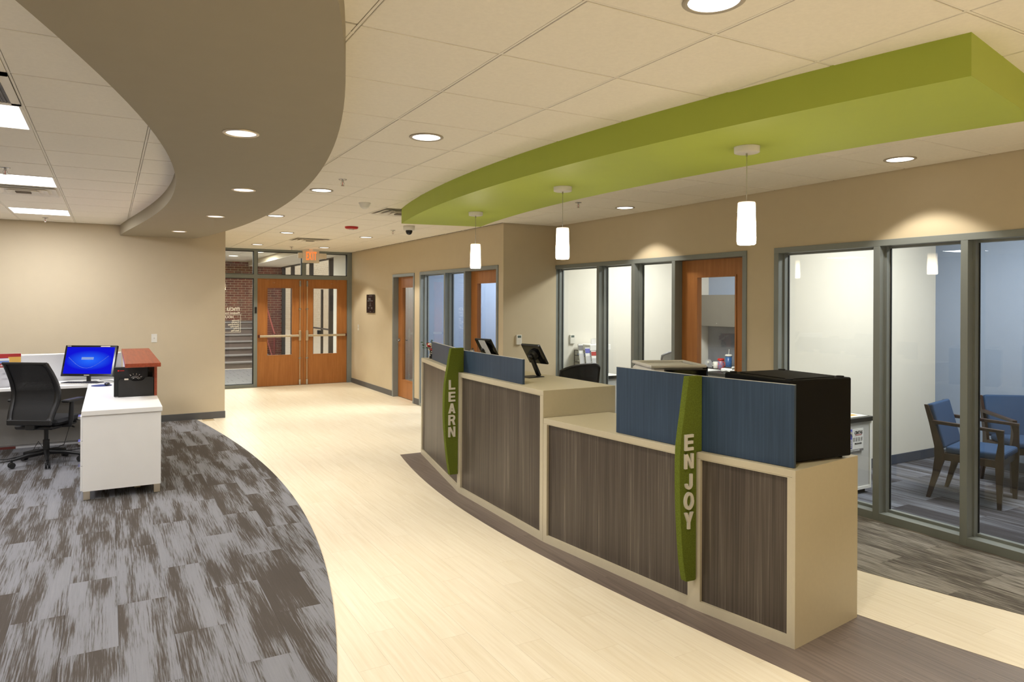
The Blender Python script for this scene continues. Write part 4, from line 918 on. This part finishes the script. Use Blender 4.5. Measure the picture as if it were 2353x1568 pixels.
dk = thing('desk', 'white desk top against the grey panel, behind the black swivel chair', 'desk', (-1.2, 9.5, 0))
bev(MB().box(-2.6, 0.38, 9.20, 9.80, 0.730, 0.762).build('top', 'laminate_white', dk), 0.003, 2)
MB().box(-2.6, 0.36, 9.78, 9.80, 0.05, 0.73).build('under_desk_shade', 'desk_shade_grey', dk)  # added darker sheet imitating under-desk shade on the partition's lower part
MB().box(-2.58, -2.55, 9.22, 9.7, 0.006, 0.73).build('end_panel', 'laminate_white', dk)
pn_ = thing('low_partition', 'low grey fabric panel along the back edge of the white desk', 'panel', (-1.2, 9.83, 0))
MB().rbox(-2.6, 0.125, 9.802, 9.85, 0.006, 1.068, b=0.002).build('fabric', 'fabric_grey', pn_); MB().rbox(-2.6, 0.125, 9.80, 9.852, 1.068, 1.082, b=0.003).build('top_trim', 'laminate_white', pn_)
MB().rbox(-2.6, -0.93, 9.79, 9.801, 0.006, 0.035, b=0.002).build('kick_strip', 'oxblood', pn_)
lg = thing('transaction_ledge', 'cherry wood ledge with side panel standing on the white credenza', 'ledge', (0.28, 8.6, 0.772))
bev(MB().box(0.125, 0.425, 7.46, 9.80, 1.083, 1.12).build('ledge_top', 'cherry', lg), 0.003, 2)
MB().box(0.385, 0.409, 7.775, 9.8, 0.773, 1.083).build('side_panel', 'cherry', lg)
MB().box(0.14, 0.160, 8.02, 9.8, 0.773, 1.083).build('inner_panel', 'laminate_white', lg)
MB().box(0.16, 0.385, 7.99, 9.78, 0.92, 0.935).build('shelf', 'laminate_grey', lg)
mh = thing('magazine_holder', 'black desktop file holder with cut-out front on the credenza', 'file holder', (0.21, 7.86, 0.772))
a_, b_, y_ = 0.045, 0.378, 7.77
MB().prism([(a_+0.03, 0), (b_, 0), (b_, 0.17), (b_-0.012, 0.185), (b_-0.07, 0.188), (b_-0.085, 0.165), (b_-0.10, 0.155), (a_+0.155, 0.15), (a_+0.12, 0.175), (a_+0.045, 0.178), (a_+0.03, 0.16)], 0, 0.004, M=Matrix(((1, 0, 0, 0), (0, 0, -1, 7.782), (0, 1, 0, 0.773), (0, 0, 0, 1)))).build('front', 'black_plastic', mh)
MB().box(a_+0.03, b_, 7.785, 7.93, 0.7725, 0.777).box(a_+0.03, a_+0.034, 7.785, 7.93, 0.777, 0.95).box(b_-0.004, b_, 7.785, 7.93, 0.777, 0.95).box(a_+0.03, b_, 7.926, 7.93, 0.777, 1.0).build('tray', 'black_plastic', mh)
MB().rbox(0.125, 0.16, 7.774, 7.7785, 0.938, 0.952, b=0.001).build('label_holder', 'trim_white', mh)
bn = thing('binder', 'tall black presentation folder with silver emblem standing in the file holder', 'folder', (0.2, 7.83, 0.777))
MB().rbox(a_-0.008, 0.33, 7.795, 7.84, 0.7775, 1.062, b=0.004).build('cover', 'black_matte', bn)
em_ = MB()
for k in range(5):
    t0 = 0.5+0.42*k; em_.tube([(0.215+0.055*math.cos(t0), 7.794, 0.935+0.05*math.sin(t0)), (0.215+0.073*math.cos(t0), 7.794, 0.935+0.065*math.sin(t0))], 0.003, n=5)
for q in (0.03, 0.043): em_.tube([(0.22+q*math.cos(t), 7.794, 0.928+q*math.sin(t)) for t in [0.4+k*0.35 for k in range(7)]], 0.0022, n=5)
em_.build('emblem', 'chrome', bn); MB().rbox(0.068, 0.082, 7.7935, 7.7955, 1.022, 1.036, b=0.0004).box(0.088, 0.125, 7.7938, 7.7952, 1.026, 1.031).build('red_mark', 'red_plastic', bn)
mo = thing('monitor', 'black flat monitor showing a bright blue desktop screen', 'monitor', (-0.225, 9.45, 0.762), math.radians(-30))
MM = Matrix.Translation((0, 0, 0.07)) @ Matrix.Rotation(math.radians(-16), 4, 'X')
MB().rbox(-0.302, 0.302, -0.012, 0.02, 0.0, 0.365, b=0.004, M=MM).build('bezel', 'black_gloss', mo, world=False)
MB().box(-0.277, 0.277, -0.0135, -0.0125, 0.03, 0.343, M=MM).build('screen', 'monitor_screen', mo, world=False)
MB().rbox(-0.02, 0.02, 0.02, 0.05, 0.006, 0.16, b=0.004).build('neck', 'black_plastic', mo, world=False); MB().lathe([(0.001, 0.012), (0.07, 0.010), (0.095, 0.0), (0.001, 0)], (0, 0.05, 0.0005)).build('foot', 'black_gloss', mo, world=False)
tb = MB(); tb.box(0.11, 0.22, -0.0137, -0.0125, 0.347, 0.358, M=MM).box(-0.28, -0.235, -0.0132, -0.0125, 0.352, 0.358, M=MM).box(-0.03, 0.03, -0.0132, -0.0125, 0.010, 0.017, M=MM); tb.build('stickers', 'trim_white', mo, world=False)
MB().tube([(-0.24+0.046*k, -0.0142, 0.205-0.11*math.sin(0.36*k-0.15)) for k in range(11)], 0.0011, n=4, M=MM).build('screen_swoosh', 'paper_blue', mo, world=False)
MB().box(-0.09, 0.05, -0.0139, -0.0136, 0.195, 0.225, M=MM).build('screen_window', 'paper_blue', mo, world=False)
kb = thing('keyboard', 'black keyboard on the white desk below the monitor', 'keyboard', (-0.265, 9.325, 0.762), math.radians(-30))
MB().rbox(-0.22, 0.22, -0.075, 0.075, 0, 0.014, b=0.004).build('base', 'silver_plastic', kb, world=False)
for j in range(5):
    ky = MB()
    for i in range(15): ky.rbox(-0.207+0.0278*i, -0.183+0.0278*i, -0.066+0.027*j, -0.043+0.027*j, 0.013, 0.021, b=0.002)
    ky.build('key_row', 'black_plastic', kb, world=False)
mp_ = tag(MB().lathe([(0.0001, 0.0), (0.10, 0.0), (0.10, 0.003), (0.0001, 0.003)], (-0.075, 8.95, 0.7725)).build('mouse_pad', 'blue_pad'), 'dark blue round mouse pad at the corner of the white tops', 'mouse pad')
mz = thing('mouse', 'black computer mouse on the blue pad beside the file holder', 'mouse', (-0.02, 8.90, 0.776))
MB().ball((0, 0, 0.0165), 0.03, 14, sc=(1, 1.7, 0.52)).build('shell', 'black_gloss', mz, world=False)
MB().cyl((-0.004, -0.03, 0.03), (0.004, -0.03, 0.03), 0.006, n=10).build('wheel', 'print_grey', mz, world=False)
tag(MB().tube([(-0.10, 9.36, 0.80), (0.0, 9.37, 0.785), (0.06, 9.38, 0.768), (0.12, 9.32, 0.768)], 0.003, n=6).build('monitor_cable', 'black_plastic'), 'thin black cable looping from the monitor towards the ledge', 'cable')
def holder(x, y, label, cols, z=0.762, w_=0.115, h_=0.31, brand=None):
    r = thing('brochure_holder', label, 'brochure holder', (x, y, z))
    MB().rbox(-w_/2-0.004, w_/2+0.004, -0.03, 0.05, 0, 0.006, b=0.001).rbox(-w_/2-0.004, w_/2+0.004, -0.03, -0.027, 0.006, h_*0.66, b=0.001).build('stand', 'acrylic', r, world=False)
    MB().box(-w_/2, w_/2, -0.01, 0.008, 0.008, h_).build('leaflets', 'paper_white', r, world=False)
    for k, (m_, z0_, z1_, x0_, x1_) in enumerate(cols): MB().box(-w_/2+w_*x0_, -w_/2+w_*x1_, -0.0125, -0.0105, h_*z0_, h_*z1_).build('print', m_, r, world=False)
    if brand: mb = MB(); text_on(mb, brand, 0.036, FACE_CAM(0.012, -0.014, h_*0.74), 0.0005, 0.001); mb.build('lettering', 'paper_white', r, world=False)
    return r
holder(-1.005, 9.35, 'brochure stand with red mcu banner at the left edge of the desk', [('paper_red', 0.70, 0.84, 0, 1), ('paper_blue', 0.84, 0.93, 0, 1), ('print_grey', 0.45, 0.50, 0.55, 0.85), ('print_grey', 0.27, 0.31, 0.4, 0.9)], brand='mcu', h_=0.31)
holder(-0.905, 9.42, 'brochure stand with gold and red leaflet just left of the chair back', [('paper_gold', 0.72, 0.90, 0, 1), ('paper_red', 0.90, 1.0, 0, 1), ('print_violet', 0.30, 0.66, 0.1, 0.95), ('paper_white', 0.40, 0.55, 0.45, 0.8)], h_=0.36)
holder(-1.02, 9.50, 'back brochure stand with dark red header at the left edge', [('paper_red', 0.86, 1.0, 0, 1), ('paper_blue', 0.70, 0.86, 0, 1)], h_=0.355)
tag(MB().tube([(-1.2, 9.3, 0.012), (-0.95, 9.15, 0.012), (-0.75, 9.35, 0.012), (-0.7, 9.62, 0.10), (-0.62, 9.45, 0.012), (-0.4, 9.4, 0.012), (-0.2, 9.45, 0.012), (0.0, 9.6, 0.012)], 0.004, n=6).build('floor_cable', 'black_plastic'), 'black computer cables trailing over the carpet under the desk', 'cable')
tag(MB().tube([(-1.25, 9.05, 0.012), (-1.0, 9.0, 0.012), (-0.8, 9.1, 0.012), (-0.6, 9.3, 0.012), (-0.45, 9.6, 0.05), (-0.40, 9.69, 0.25)], 0.004, n=6).build('floor_cable', 'black_plastic'), 'black cable running from under the desk to the wall panel', 'cable')

def task_chair(label, loc, rz, net='net_black', frame='black_plastic'):
    r = thing('office_chair', label, 'office chair', loc, rz)
    # profile of the back: (z, y)
    prof = [(0.44, -0.255), (0.56, -0.215), (0.66, -0.165), (0.76, -0.150), (0.86, -0.180), (0.96, -0.235), (1.075, -0.315)]
    hw = [0.225, 0.24, 0.25, 0.252, 0.248, 0.24, 0.228]
    def py_(z):
        return float(np.interp(z, [p[0] for p in prof], [p[1] for p in prof])), float(np.interp(z, [p[0] for p in prof], hw))
    for s_ in (-1, 1):
        vs_ = []; fs_ = []
        for k in range(13):
            z = 0.47+0.605*k/12; y, h = py_(z); wd_ = 0.05-0.015*k/12
            vs_ += [(s_*(h-wd_), y-0.02, z), (s_*h, y-0.012, z), (s_*h, y+0.022, z), (s_*(h-wd_), y+0.008, z)]
        for k in range(12):
            for q in range(4): fs_.append((4*k+q, 4*k+(q+1) % 4, 4*k+4+(q+1) % 4, 4*k+4+q))
        fs_ += [(0, 1, 2, 3), (48, 49, 50, 51)]
        MB().add(vs_, fs_, True).build('back_frame', frame, r, world=False)
    y, h = py_(1.07); MB().rbox(-h, h, y-0.02, y+0.012, 1.058, 1.082, b=0.006).build('top_rail', frame, r, world=False)
    y, h = py_(0.48); MB().rbox(-h, h, y-0.022, y+0.015, 0.44, 0.495, b=0.008).build('bottom_rail', frame, r, world=False)
    g = MB(); vs_ = []
    for k in range(15):
        z = 0.49+0.575*k/14; y, h = py_(z)
        for i in range(9):
            t = -1+2*i/8; vs_.append((t*(h-0.03), y-0.004-0.014*(1-t*t)*1.0, z))
    g.add(vs_, [(k*9+i, k*9+i+1, k*9+i+10, k*9+i+9) for k in range(14) for i in range(8)], True); g.build('mesh_back', net, r, world=False)
    lb2 = MB()
    for z in (0.645, 0.69): y, h = py_(z); lb2.rbox(-h+0.03, h-0.03, y+0.006, y+0.016, z-0.009, z+0.009, b=0.003)
    lb2.build('lumbar_bar', frame, r, world=False)
    so_ = MB().rbox(-0.245, 0.245, -0.19, 0.28, 0.425, 0.485, b=0.03).build('seat', 'black_fabric', r, world=False)
    MB().rbox(-0.20, 0.20, -0.20, 0.20, 0.385, 0.427, b=0.015).rbox(-0.05, 0.05, -0.25, 0.0, 0.39, 0.45, b=0.01).build('seat_pan', frame, r, world=False)
    for s_ in (-1, 1):
        MB().rbox(s_*0.285-0.042, s_*0.285+0.042, -0.13, 0.14, 0.655, 0.682, b=0.010).build('armrest', frame, r, world=False)
        MB().tube([(s_*0.18, -0.02, 0.40), (s_*0.275, -0.03, 0.41), (s_*0.285, -0.03, 0.47), (s_*0.285, -0.02, 0.66)], [0.016, 0.022, 0.026, 0.020], n=10).build('arm_post', frame, r, world=False)
    MB().cyl((0, 0, 0.13), (0, 0, 0.39), 0.02, n=14).cyl((0, 0, 0.10), (0, 0, 0.25), 0.03, n=14).build('gas_column', frame, r, world=False)
    for k in range(5):
        a = 2*PI*k/5+0.35; c_, s2 = math.cos(a), math.sin(a)
        MB().tube([(0.02*c_, 0.02*s2, 0.125), (0.16*c_, 0.16*s2, 0.115), (0.31*c_, 0.31*s2, 0.085)], [0.03, 0.022, 0.014], n=8).build('base_arm', frame, r, world=False)
        ct = MB()
        for q in (-0.014, 0.014): ct.cyl((0.31*c_-s2*(q-0.009), 0.31*s2+c_*(q-0.009), 0.036), (0.31*c_-s2*(q+0.009), 0.31*s2+c_*(q+0.009), 0.036), 0.029, n=16)
        ct.cyl((0.31*c_, 0.31*s2, 0.04), (0.31*c_, 0.31*s2, 0.085), 0.01, n=8); ct.build('caster', 'black_matte', r, world=False)
    MB().tube([(0.08, 0.05, 0.40), (0.24, 0.05, 0.385), (0.27, 0.05, 0.375)], 0.008, n=6).build('lever', frame, r, world=False)
    return r
task_chair('black mesh-back swivel chair in front of the white desk', (-0.57, 8.77, 0.006), math.radians(-32))

# chair with curved black net back behind the counter
bc = thing('office_chair', 'black net-back chair behind the tall counter, only its back showing', 'office chair', (3.96, 5.82, 0.008), math.radians(14))
def netchair(r, ztop, net, frame, wdt=0.29, zb=0.62):
    vs_ = []; rim = []
    for k in range(9):
        z = zb+(ztop-zb)*k/8
        for i in range(13):
            t = -1+2*i/12; vs_.append((t*wdt, -0.22+0.08*t*t-0.05*(k/8), z-0.05*abs(t)**3*(k/8)*1.0))
    MB().add(vs_, [(k*13+i, k*13+i+1, k*13+i+14, k*13+i+13) for k in range(8) for i in range(12)], True).build('mesh_back', net, r, world=False)
    rim = [vs_[k*13] for k in range(9)]+[vs_[8*13+i] for i in range(1, 13)]+[vs_[k*13+12] for k in range(7, -1, -1)]+[vs_[i] for i in range(11, 0, -1)]
    MB().tube(rim, 0.013, n=8, closed=True).build('back_frame', frame, r, world=False)
    MB().rbox(-0.24, 0.24, -0.17, 0.28, 0.43, 0.50, b=0.03).build('seat', 'black_fabric', r, world=False)
    MB().rbox(-0.03, 0.03, -0.30, -0.26, 0.40, 0.75, b=0.01).rbox(-0.03, 0.03, -0.30, 0.0, 0.38, 0.43, b=0.01).build('spine', frame, r, world=False)
    MB().cyl((0, 0, 0.08), (0, 0, 0.43), 0.025, n=12).build('gas_column', frame, r, world=False)
    for k in range(5):
        a = 2*PI*k/5; c_, s2 = math.cos(a), math.sin(a); MB().tube([(0.02*c_, 0.02*s2, 0.09), (0.30*c_, 0.30*s2, 0.07)], [0.025, 0.014], n=8).build('base_arm', frame, r, world=False)
        MB().cyl((0.30*c_-s2*0.02, 0.30*s2+c_*0.02, 0.03), (0.30*c_+s2*0.02, 0.30*s2-c_*0.02, 0.03), 0.029, n=14).build('caster', 'black_matte', r, world=False)
netchair(bc, 1.10, 'net_black', 'black_plastic')
gc = thing('office_chair', 'grey net-back chair inside the office behind the third glass pane', 'office chair', (6.22, 6.98, 0.008), math.radians(20))
netchair(gc, 1.09, 'net_grey', 'print_grey')

# ------------------------------------------------------------------ office behind the three panes
od = thing('desk', 'grey office desk with dark top edge against the office side wall', 'desk', (5.68, 7.7, 0.007))
bev(MB().box(5.42, 5.95, 7.42, 7.99, 0.70, 0.74).build('top', 'black_plastic', od), 0.003, 1); MB().box(5.43, 5.94, 7.44, 7.98, 0.009, 0.70).build('pedestal', 'laminate_grey', od); MB().box(5.421, 5.949, 7.422, 7.988, 0.74, 0.7415).build('surface', 'laminate_white', od)
og = thing('desk_organizer', 'wire mesh paper organizer on the office desk, stacked with papers', 'organizer', (5.75, 7.82, 0.7415))
wr = MB()
for x in (5.55, 5.92):
    for y in (7.68, 7.95): wr.box(x-0.005, x+0.005, y-0.005, y+0.005, 0.742, 1.06)
for z in (0.80, 0.89, 0.98, 1.05): wr.box(5.55, 5.92, 7.675, 7.685, z, z+0.012).box(5.545, 5.555, 7.68, 7.95, z, z+0.012).box(5.915, 5.925, 7.68, 7.95, z, z+0.012)
wr.build('wire_frame', 'black_plastic', og)
for z in (0.80, 0.89, 0.98): MB().box(5.56, 5.91, 7.69, 7.94, z, z+0.004).build('shelf', 'black_plastic', og)
for k, (z, m_) in enumerate(((0.81, 'paper_white'), (0.90, 'paper_white'), (0.99, 'paper_blue'))): tag(MB().rbox(5.58, 5.88, 7.70, 7.92, z-0.005, z+0.02, b=0.002).build('paper_stack', m_), ('white papers on the bottom tray of the office organizer', 'white papers on the middle tray of the office organizer', 'blue folders on the top tray of the office organizer')[k], 'papers')
tag(MB().rbox(5.60, 5.95, 7.66, 7.95, 1.0625, 1.14, b=0.004).build('storage_box', 'laminate_white'), 'white box lying on top of the office desk organizer', 'box')
tag(MB().rbox(5.72, 5.80, 7.80, 7.81, 1.141, 1.215, b=0.002, ).build('acrylic_sign', 'acrylic'), 'clear acrylic sign holder on the white box in the office', 'sign holder')
for k, (x, y, m_, nm) in enumerate(((5.47, 7.62, 'print_grey', 'grey leaflet holder nearest the glass on the office desk'), (5.545, 7.58, 'print_violet', 'violet leaflet holder second from the glass on the office desk'), (5.62, 7.55, 'paper_red', 'red topped leaflet holder in the office desk row'), (5.70, 7.52, 'paper_blue', 'pale blue leaflet holder at the right of the office desk row'))):
    r = thing('leaflet_holder', nm, 'leaflet holder', (x, y, 0.7415), math.radians(-8)); MM = Matrix.Rotation(math.radians(-14), 4, 'X'); hh = 0.42-0.045*k
    MB().box(-0.036, 0.036, -0.004, 0.012, 0.004, hh, M=MM).build('leaflets', 'paper_white', r, world=False); MB().box(-0.036, 0.036, -0.006, -0.0045, hh*0.8, hh*0.96, M=MM).build('print', m_, r, world=False)
    MB().box(-0.034, 0.034, -0.012, -0.009, 0.002, hh*0.7, M=MM).rbox(-0.034, 0.034, -0.03, 0.06, 0, 0.004, b=0.001).build('stand', 'acrylic', r, world=False)
ht = thing('wall_cabinet', 'taupe overhead cabinet on the far office wall, seen through door glass', 'cabinet', (7.95, 7.3, 1.362))
MB().box(7.80, 8.129, 6.35, 7.89, 1.362, 1.832).build('body', 'hutch_taupe', ht)
for ya_ in (6.36, 7.13): d_ = MB().rbox(7.785, 7.7995, ya_, ya_+0.755, 1.365, 1.829, b=0.002).build('door', 'hutch_taupe', ht); MB().cyl((7.785, ya_+0.36, 1.41), (7.777, ya_+0.36, 1.41), 0.006, n=8).build('lock', 'chrome', d_)
tag(MB().box(8.11, 8.129, 6.35, 7.985, 0.76, 1.36).build('tack_board', 'tack_grey'), 'dark grey tack board under the overhead office cabinet', 'tack board')
wd = thing('desk', 'dark topped office desk below the overhead cabinet and tack board', 'desk', (7.75, 6.9, 0.007))
bev(MB().box(7.30, 8.10, 5.6, 7.98, 0.70, 0.74).build('top', 'black_plastic', wd), 0.003, 1); MB().box(7.35, 7.38, 5.7, 7.9, 0.009, 0.70).box(7.38, 8.1, 5.7, 5.73, 0.009, 0.7).build('panel', 'laminate_grey', wd)
def mug(name, label, x, y, r_, h, m_, lid=None, handle=True, hm=None, hs=1):
    q = thing(name, label, 'mug' if handle else 'tumbler', (x, y, 0.7405))
    MB().lathe([(0.001, 0), (r_*0.9, 0), (r_, 0.01), (r_*1.05, h), (r_*0.95, h), (r_*0.9, 0.012)], n=20).build('cup', m_, q, world=False)
    if lid: MB().lathe([(0.001, h+0.022), (r_*0.9, h+0.022), (r_*1.12, h+0.012), (r_*1.14, h-0.006), (r_*1.06, h-0.006)], n=20).build('lid', lid, q, world=False)
    if handle: MB().tube([(0.0, hs*(r_*0.95), h*0.8), (0, hs*(r_+0.03), h*0.78), (0, hs*(r_+0.036), h*0.45), (0, hs*r_*0.95, h*0.2)], 0.006, n=8).build('handle', hm or m_, q, world=False)
    return q
mug('mug', 'plain white mug with round handle on the office desk', 7.80, 7.52, 0.042, 0.10, 'white_plastic')
mug('mug', 'red lidded travel mug with colourful print on the office desk', 7.74, 7.37, 0.044, 0.14, 'tumbler_print', 'red_plastic', True, 'red_plastic', -1)
tm_ = mug('tumbler', 'tall blue tumbler with white lid and straw on the office desk', 7.93, 7.40, 0.046, 0.19, 'tumbler_blue', 'white_plastic', False)
MB().cyl((0, 0, 0.2), (0.01, 0, 0.29), 0.004, n=6).build('straw', 'white_plastic', tm_, world=False)
ck = thing('desk_clock', 'clear arched acrylic clock on the office desk beside the white mug', 'clock', (7.86, 7.74, 0.7405), math.radians(90))
MB().prism([(0.07*math.cos(t*PI/12), 0.05+0.07*math.sin(t*PI/12)) for t in range(13)]+[(-0.07, 0), (0.07, 0)], 0, 0.015, M=Matrix(((1, 0, 0, 0), (0, 0, -1, 0), (0, 1, 0, 0), (0, 0, 0, 1)))).build('body', 'acrylic', ck, world=False)
MB().cyl((0, 0.001, 0.075), (0, 0.006, 0.075), 0.02, n=18).cyl((0, -0.016, 0.075), (0, -0.022, 0.075), 0.02, n=18).build('dial', 'white_plastic', ck, world=False)
ph = thing('telephone', 'white desk telephone with dark display on the office desk', 'telephone', (7.60, 7.05, 0.7405), math.radians(100))
MB().rbox(-0.11, 0.11, -0.09, 0.09, 0, 0.05, b=0.012).build('body', 'laminate_white', ph, world=False); MB().rbox(-0.06, 0.09, -0.06, 0.02, 0.05, 0.062, b=0.004).build('display', 'ink_dark', ph, world=False); MB().rbox(-0.105, -0.065, -0.09, 0.10, 0.05, 0.085, b=0.012).build('handset', 'silver_plastic', ph, world=False)
tag(MB().tube([(7.42, 7.05, 0.745), (7.40, 6.95, 0.77), (7.42, 6.85, 0.745), (7.5, 6.8, 0.745)], 0.005, n=6).build('phone_cord', 'black_plastic'), 'black coiled cord lying before the office telephone', 'cord')
tag(MB().box(7.36, 7.62, 7.25, 7.5, 0.7405, 0.748).build('paper_sheet', 'paper_white'), 'white papers lying at the edge of the dark office desk', 'papers')

# ------------------------------------------------------------------ conference room behind the wide window
def guest_chair(label, loc, rz):
    """local: +y is the way the sitter faces"""
    r = thing('guest_chair', label, 'chair', loc, rz, None); w_ = 0.255
    def bar(pts, sx, sz):
        mb = MB(); vs_ = []
        for x, y, z, a, b_ in pts: vs_ += [(x-sx, y-a, z-b_), (x+sx, y-a, z-b_), (x+sx, y+a, z+b_), (x-sx, y+a, z+b_)]
        n_ = len(pts); mb.add(vs_, [(4*k+q, 4*k+(q+1) % 4, 4*k+4+(q+1) % 4, 4*k+4+q) for k in range(n_-1) for q in range(4)]+[(3, 2, 1, 0), tuple(4*(n_-1)+q for q in range(4))]); return mb
    for s_ in (-1, 1):
        x = s_*w_
        o = bar([(x, -0.295, 0.0, 0.016, 0), (x, -0.235, 0.22, 0.026, 0), (x, -0.205, 0.36, 0.04, 0), (x, -0.215, 0.46, 0.032, 0), (x, -0.265, 0.65, 0.022, 0), (x, -0.315, 0.815, 0.014, 0)], 0.013, 0).build('rear_leg', 'walnut', r, world=False)
        bar([(x, 0.235, 0.0, 0.015, 0), (x, 0.235, 0.30, 0.028, 0), (x, 0.235, 0.42, 0.030, 0), (x, 0.245, 0.56, 0.018, 0), (x, 0.235, 0.645, 0.028, 0)], 0.013, 0).build('front_leg', 'walnut', r, world=False)
        ar = MB(); ar.add([(x-0.02, -0.265, 0.655), (x+0.02, -0.265, 0.655), (x+0.02, 0.265, 0.638), (x-0.02, 0.265, 0.638), (x-0.02, -0.265, 0.685), (x+0.02, -0.265, 0.685), (x+0.02, 0.265, 0.662), (x-0.02, 0.265, 0.662)], [(0, 3, 2, 1), (4, 5, 6, 7), (0, 1, 5, 4), (1, 2, 6, 5), (2, 3, 7, 6), (3, 0, 4, 7)]); bev(ar.build('armrest', 'walnut', r, world=False), 0.004, 2)
        MB().box(x-0.012, x+0.012, -0.19, 0.21, 0.345, 0.405).build('side_rail', 'walnut', r, world=False)
    MB().box(-w_+0.012, w_-0.012, 0.215, 0.24, 0.345, 0.405).build('front_rail', 'walnut', r, world=False)
    MB().box(-w_+0.012, w_-0.012, -0.20, -0.175, 0.345, 0.405).build('back_rail', 'walnut', r, world=False)
    bev(MB().box(-0.240, 0.240, -0.17, 0.262, 0.405, 0.465).build('seat', 'fabric_blue', r, world=False), 0.022, 3)
    Mb = Matrix.Translation((0, -0.195, 0.44)) @ Matrix.Rotation(math.radians(15), 4, 'X')
    bev(MB().box(-0.240, 0.240, -0.03, 0.03, 0.0, 0.395, M=Mb).build('backrest', 'fabric_blue', r, world=False), 0.018, 3)
    return r
def aim(dx, dy): return math.atan2(-dx, dy)
gch = guest_chair('blue upholstered armchair in full view through the middle pane', (6.60, 3.32, 0.007), aim(0.22, -0.97))
guest_chair('blue upholstered armchair cut by the right edge, behind the other blue chair', (7.42, 3.28, 0.007), aim(-0.60, -0.80))
cs = thing('shredding_console', 'light grey locked console cabinet with dark top and printed label', 'console cabinet', (5.73, 4.15, 0.007))
MB().box(5.44, 5.985, 3.90, 4.42, 0.05, 0.655).build('body', 'laminate_grey', cs); bev(MB().box(5.43, 6.005, 3.88, 4.43, 0.655, 0.695).build('top', 'black_plastic', cs), 0.003, 1)
MB().box(5.46, 5.95, 3.93, 4.40, 0.009, 0.05).build('plinth', 'black_matte', cs); MB().box(5.965, 5.987, 3.893, 3.90, 0.05, 0.655).box(5.44, 5.965, 3.893, 3.90, 0.05, 0.075).build('edge_trim', 'laminate_white', cs)
MB().box(5.60, 5.86, 3.888, 3.8925, 0.42, 0.60).build('label_sheet', 'paper_white', cs)
MB().box(5.60, 5.70, 3.886, 3.888, 0.43, 0.60).build('label_photo', 'print_violet', cs)
lt = MB(); text_on(lt, 'CINTAS', 0.038, FACE_CAM(5.79, 3.8865, 0.553), 0.0004, 0.0012, 'CENTER', 0.85); text_on(lt, '708-345-0252', 0.018, FACE_CAM(5.785, 3.8865, 0.462), 0.0004, 0.0005)
ln_ = MB()
for k in range(4):
    for q in range(4): ln_.box(5.715+0.036*k, 5.740+0.036*k, 3.8862, 3.888, 0.492+0.009*q, 0.495+0.009*q)
ln_.build('small_print', 'print_grey', cs, kind='stuff')
lt.build('lettering', 'ink_dark', cs); MB().box(5.745, 5.835, 3.886, 3.888, 0.543, 0.546).build('red_rule', 'red_plastic', cs)
MB().box(5.60, 5.86, 3.886, 3.8925, 0.40, 0.42).build('label_band', 'print_grey', cs); l2 = MB(); text_on(l2, 'SECURITY CONTAINER', 0.014, FACE_CAM(5.73, 3.8845, 0.405), 0.0004, 0.0005); l2.build('band_lettering', 'paper_white', cs)
lk = MB()
for q in (0.0, 0.008, 0.016): lk.tube([(5.675-0.022*math.cos(t), 3.884, 0.55+0.03*math.sin(t)-q) for t in [k*PI/8 for k in range(9)]], 0.003, n=5)
for z in (0.50, 0.485, 0.47, 0.455, 0.44): lk.rbox(5.655, 5.69, 3.882, 3.886, z, z+0.01, b=0.001)
lk.build('padlock_print', 'silver_plastic', cs)
tag(MB().box(5.62, 5.97, 3.92, 4.30, 0.6955, 0.6985).build('leaflet', 'paper_white'), 'white printed leaflets spread on the grey console cabinet', 'leaflets')
tag(MB().box(5.72, 5.94, 4.06, 4.12, 0.6985, 0.6995).build('leaflet', 'print_violet'), 'violet headed leaflet lying on the grey console cabinet', 'leaflets')
tag(MB().box(5.68, 5.90, 3.97, 4.03, 0.6985, 0.6995).build('leaflet', 'paper_gold'), 'tan leaflet lying near the console cabinet front edge', 'leaflets')
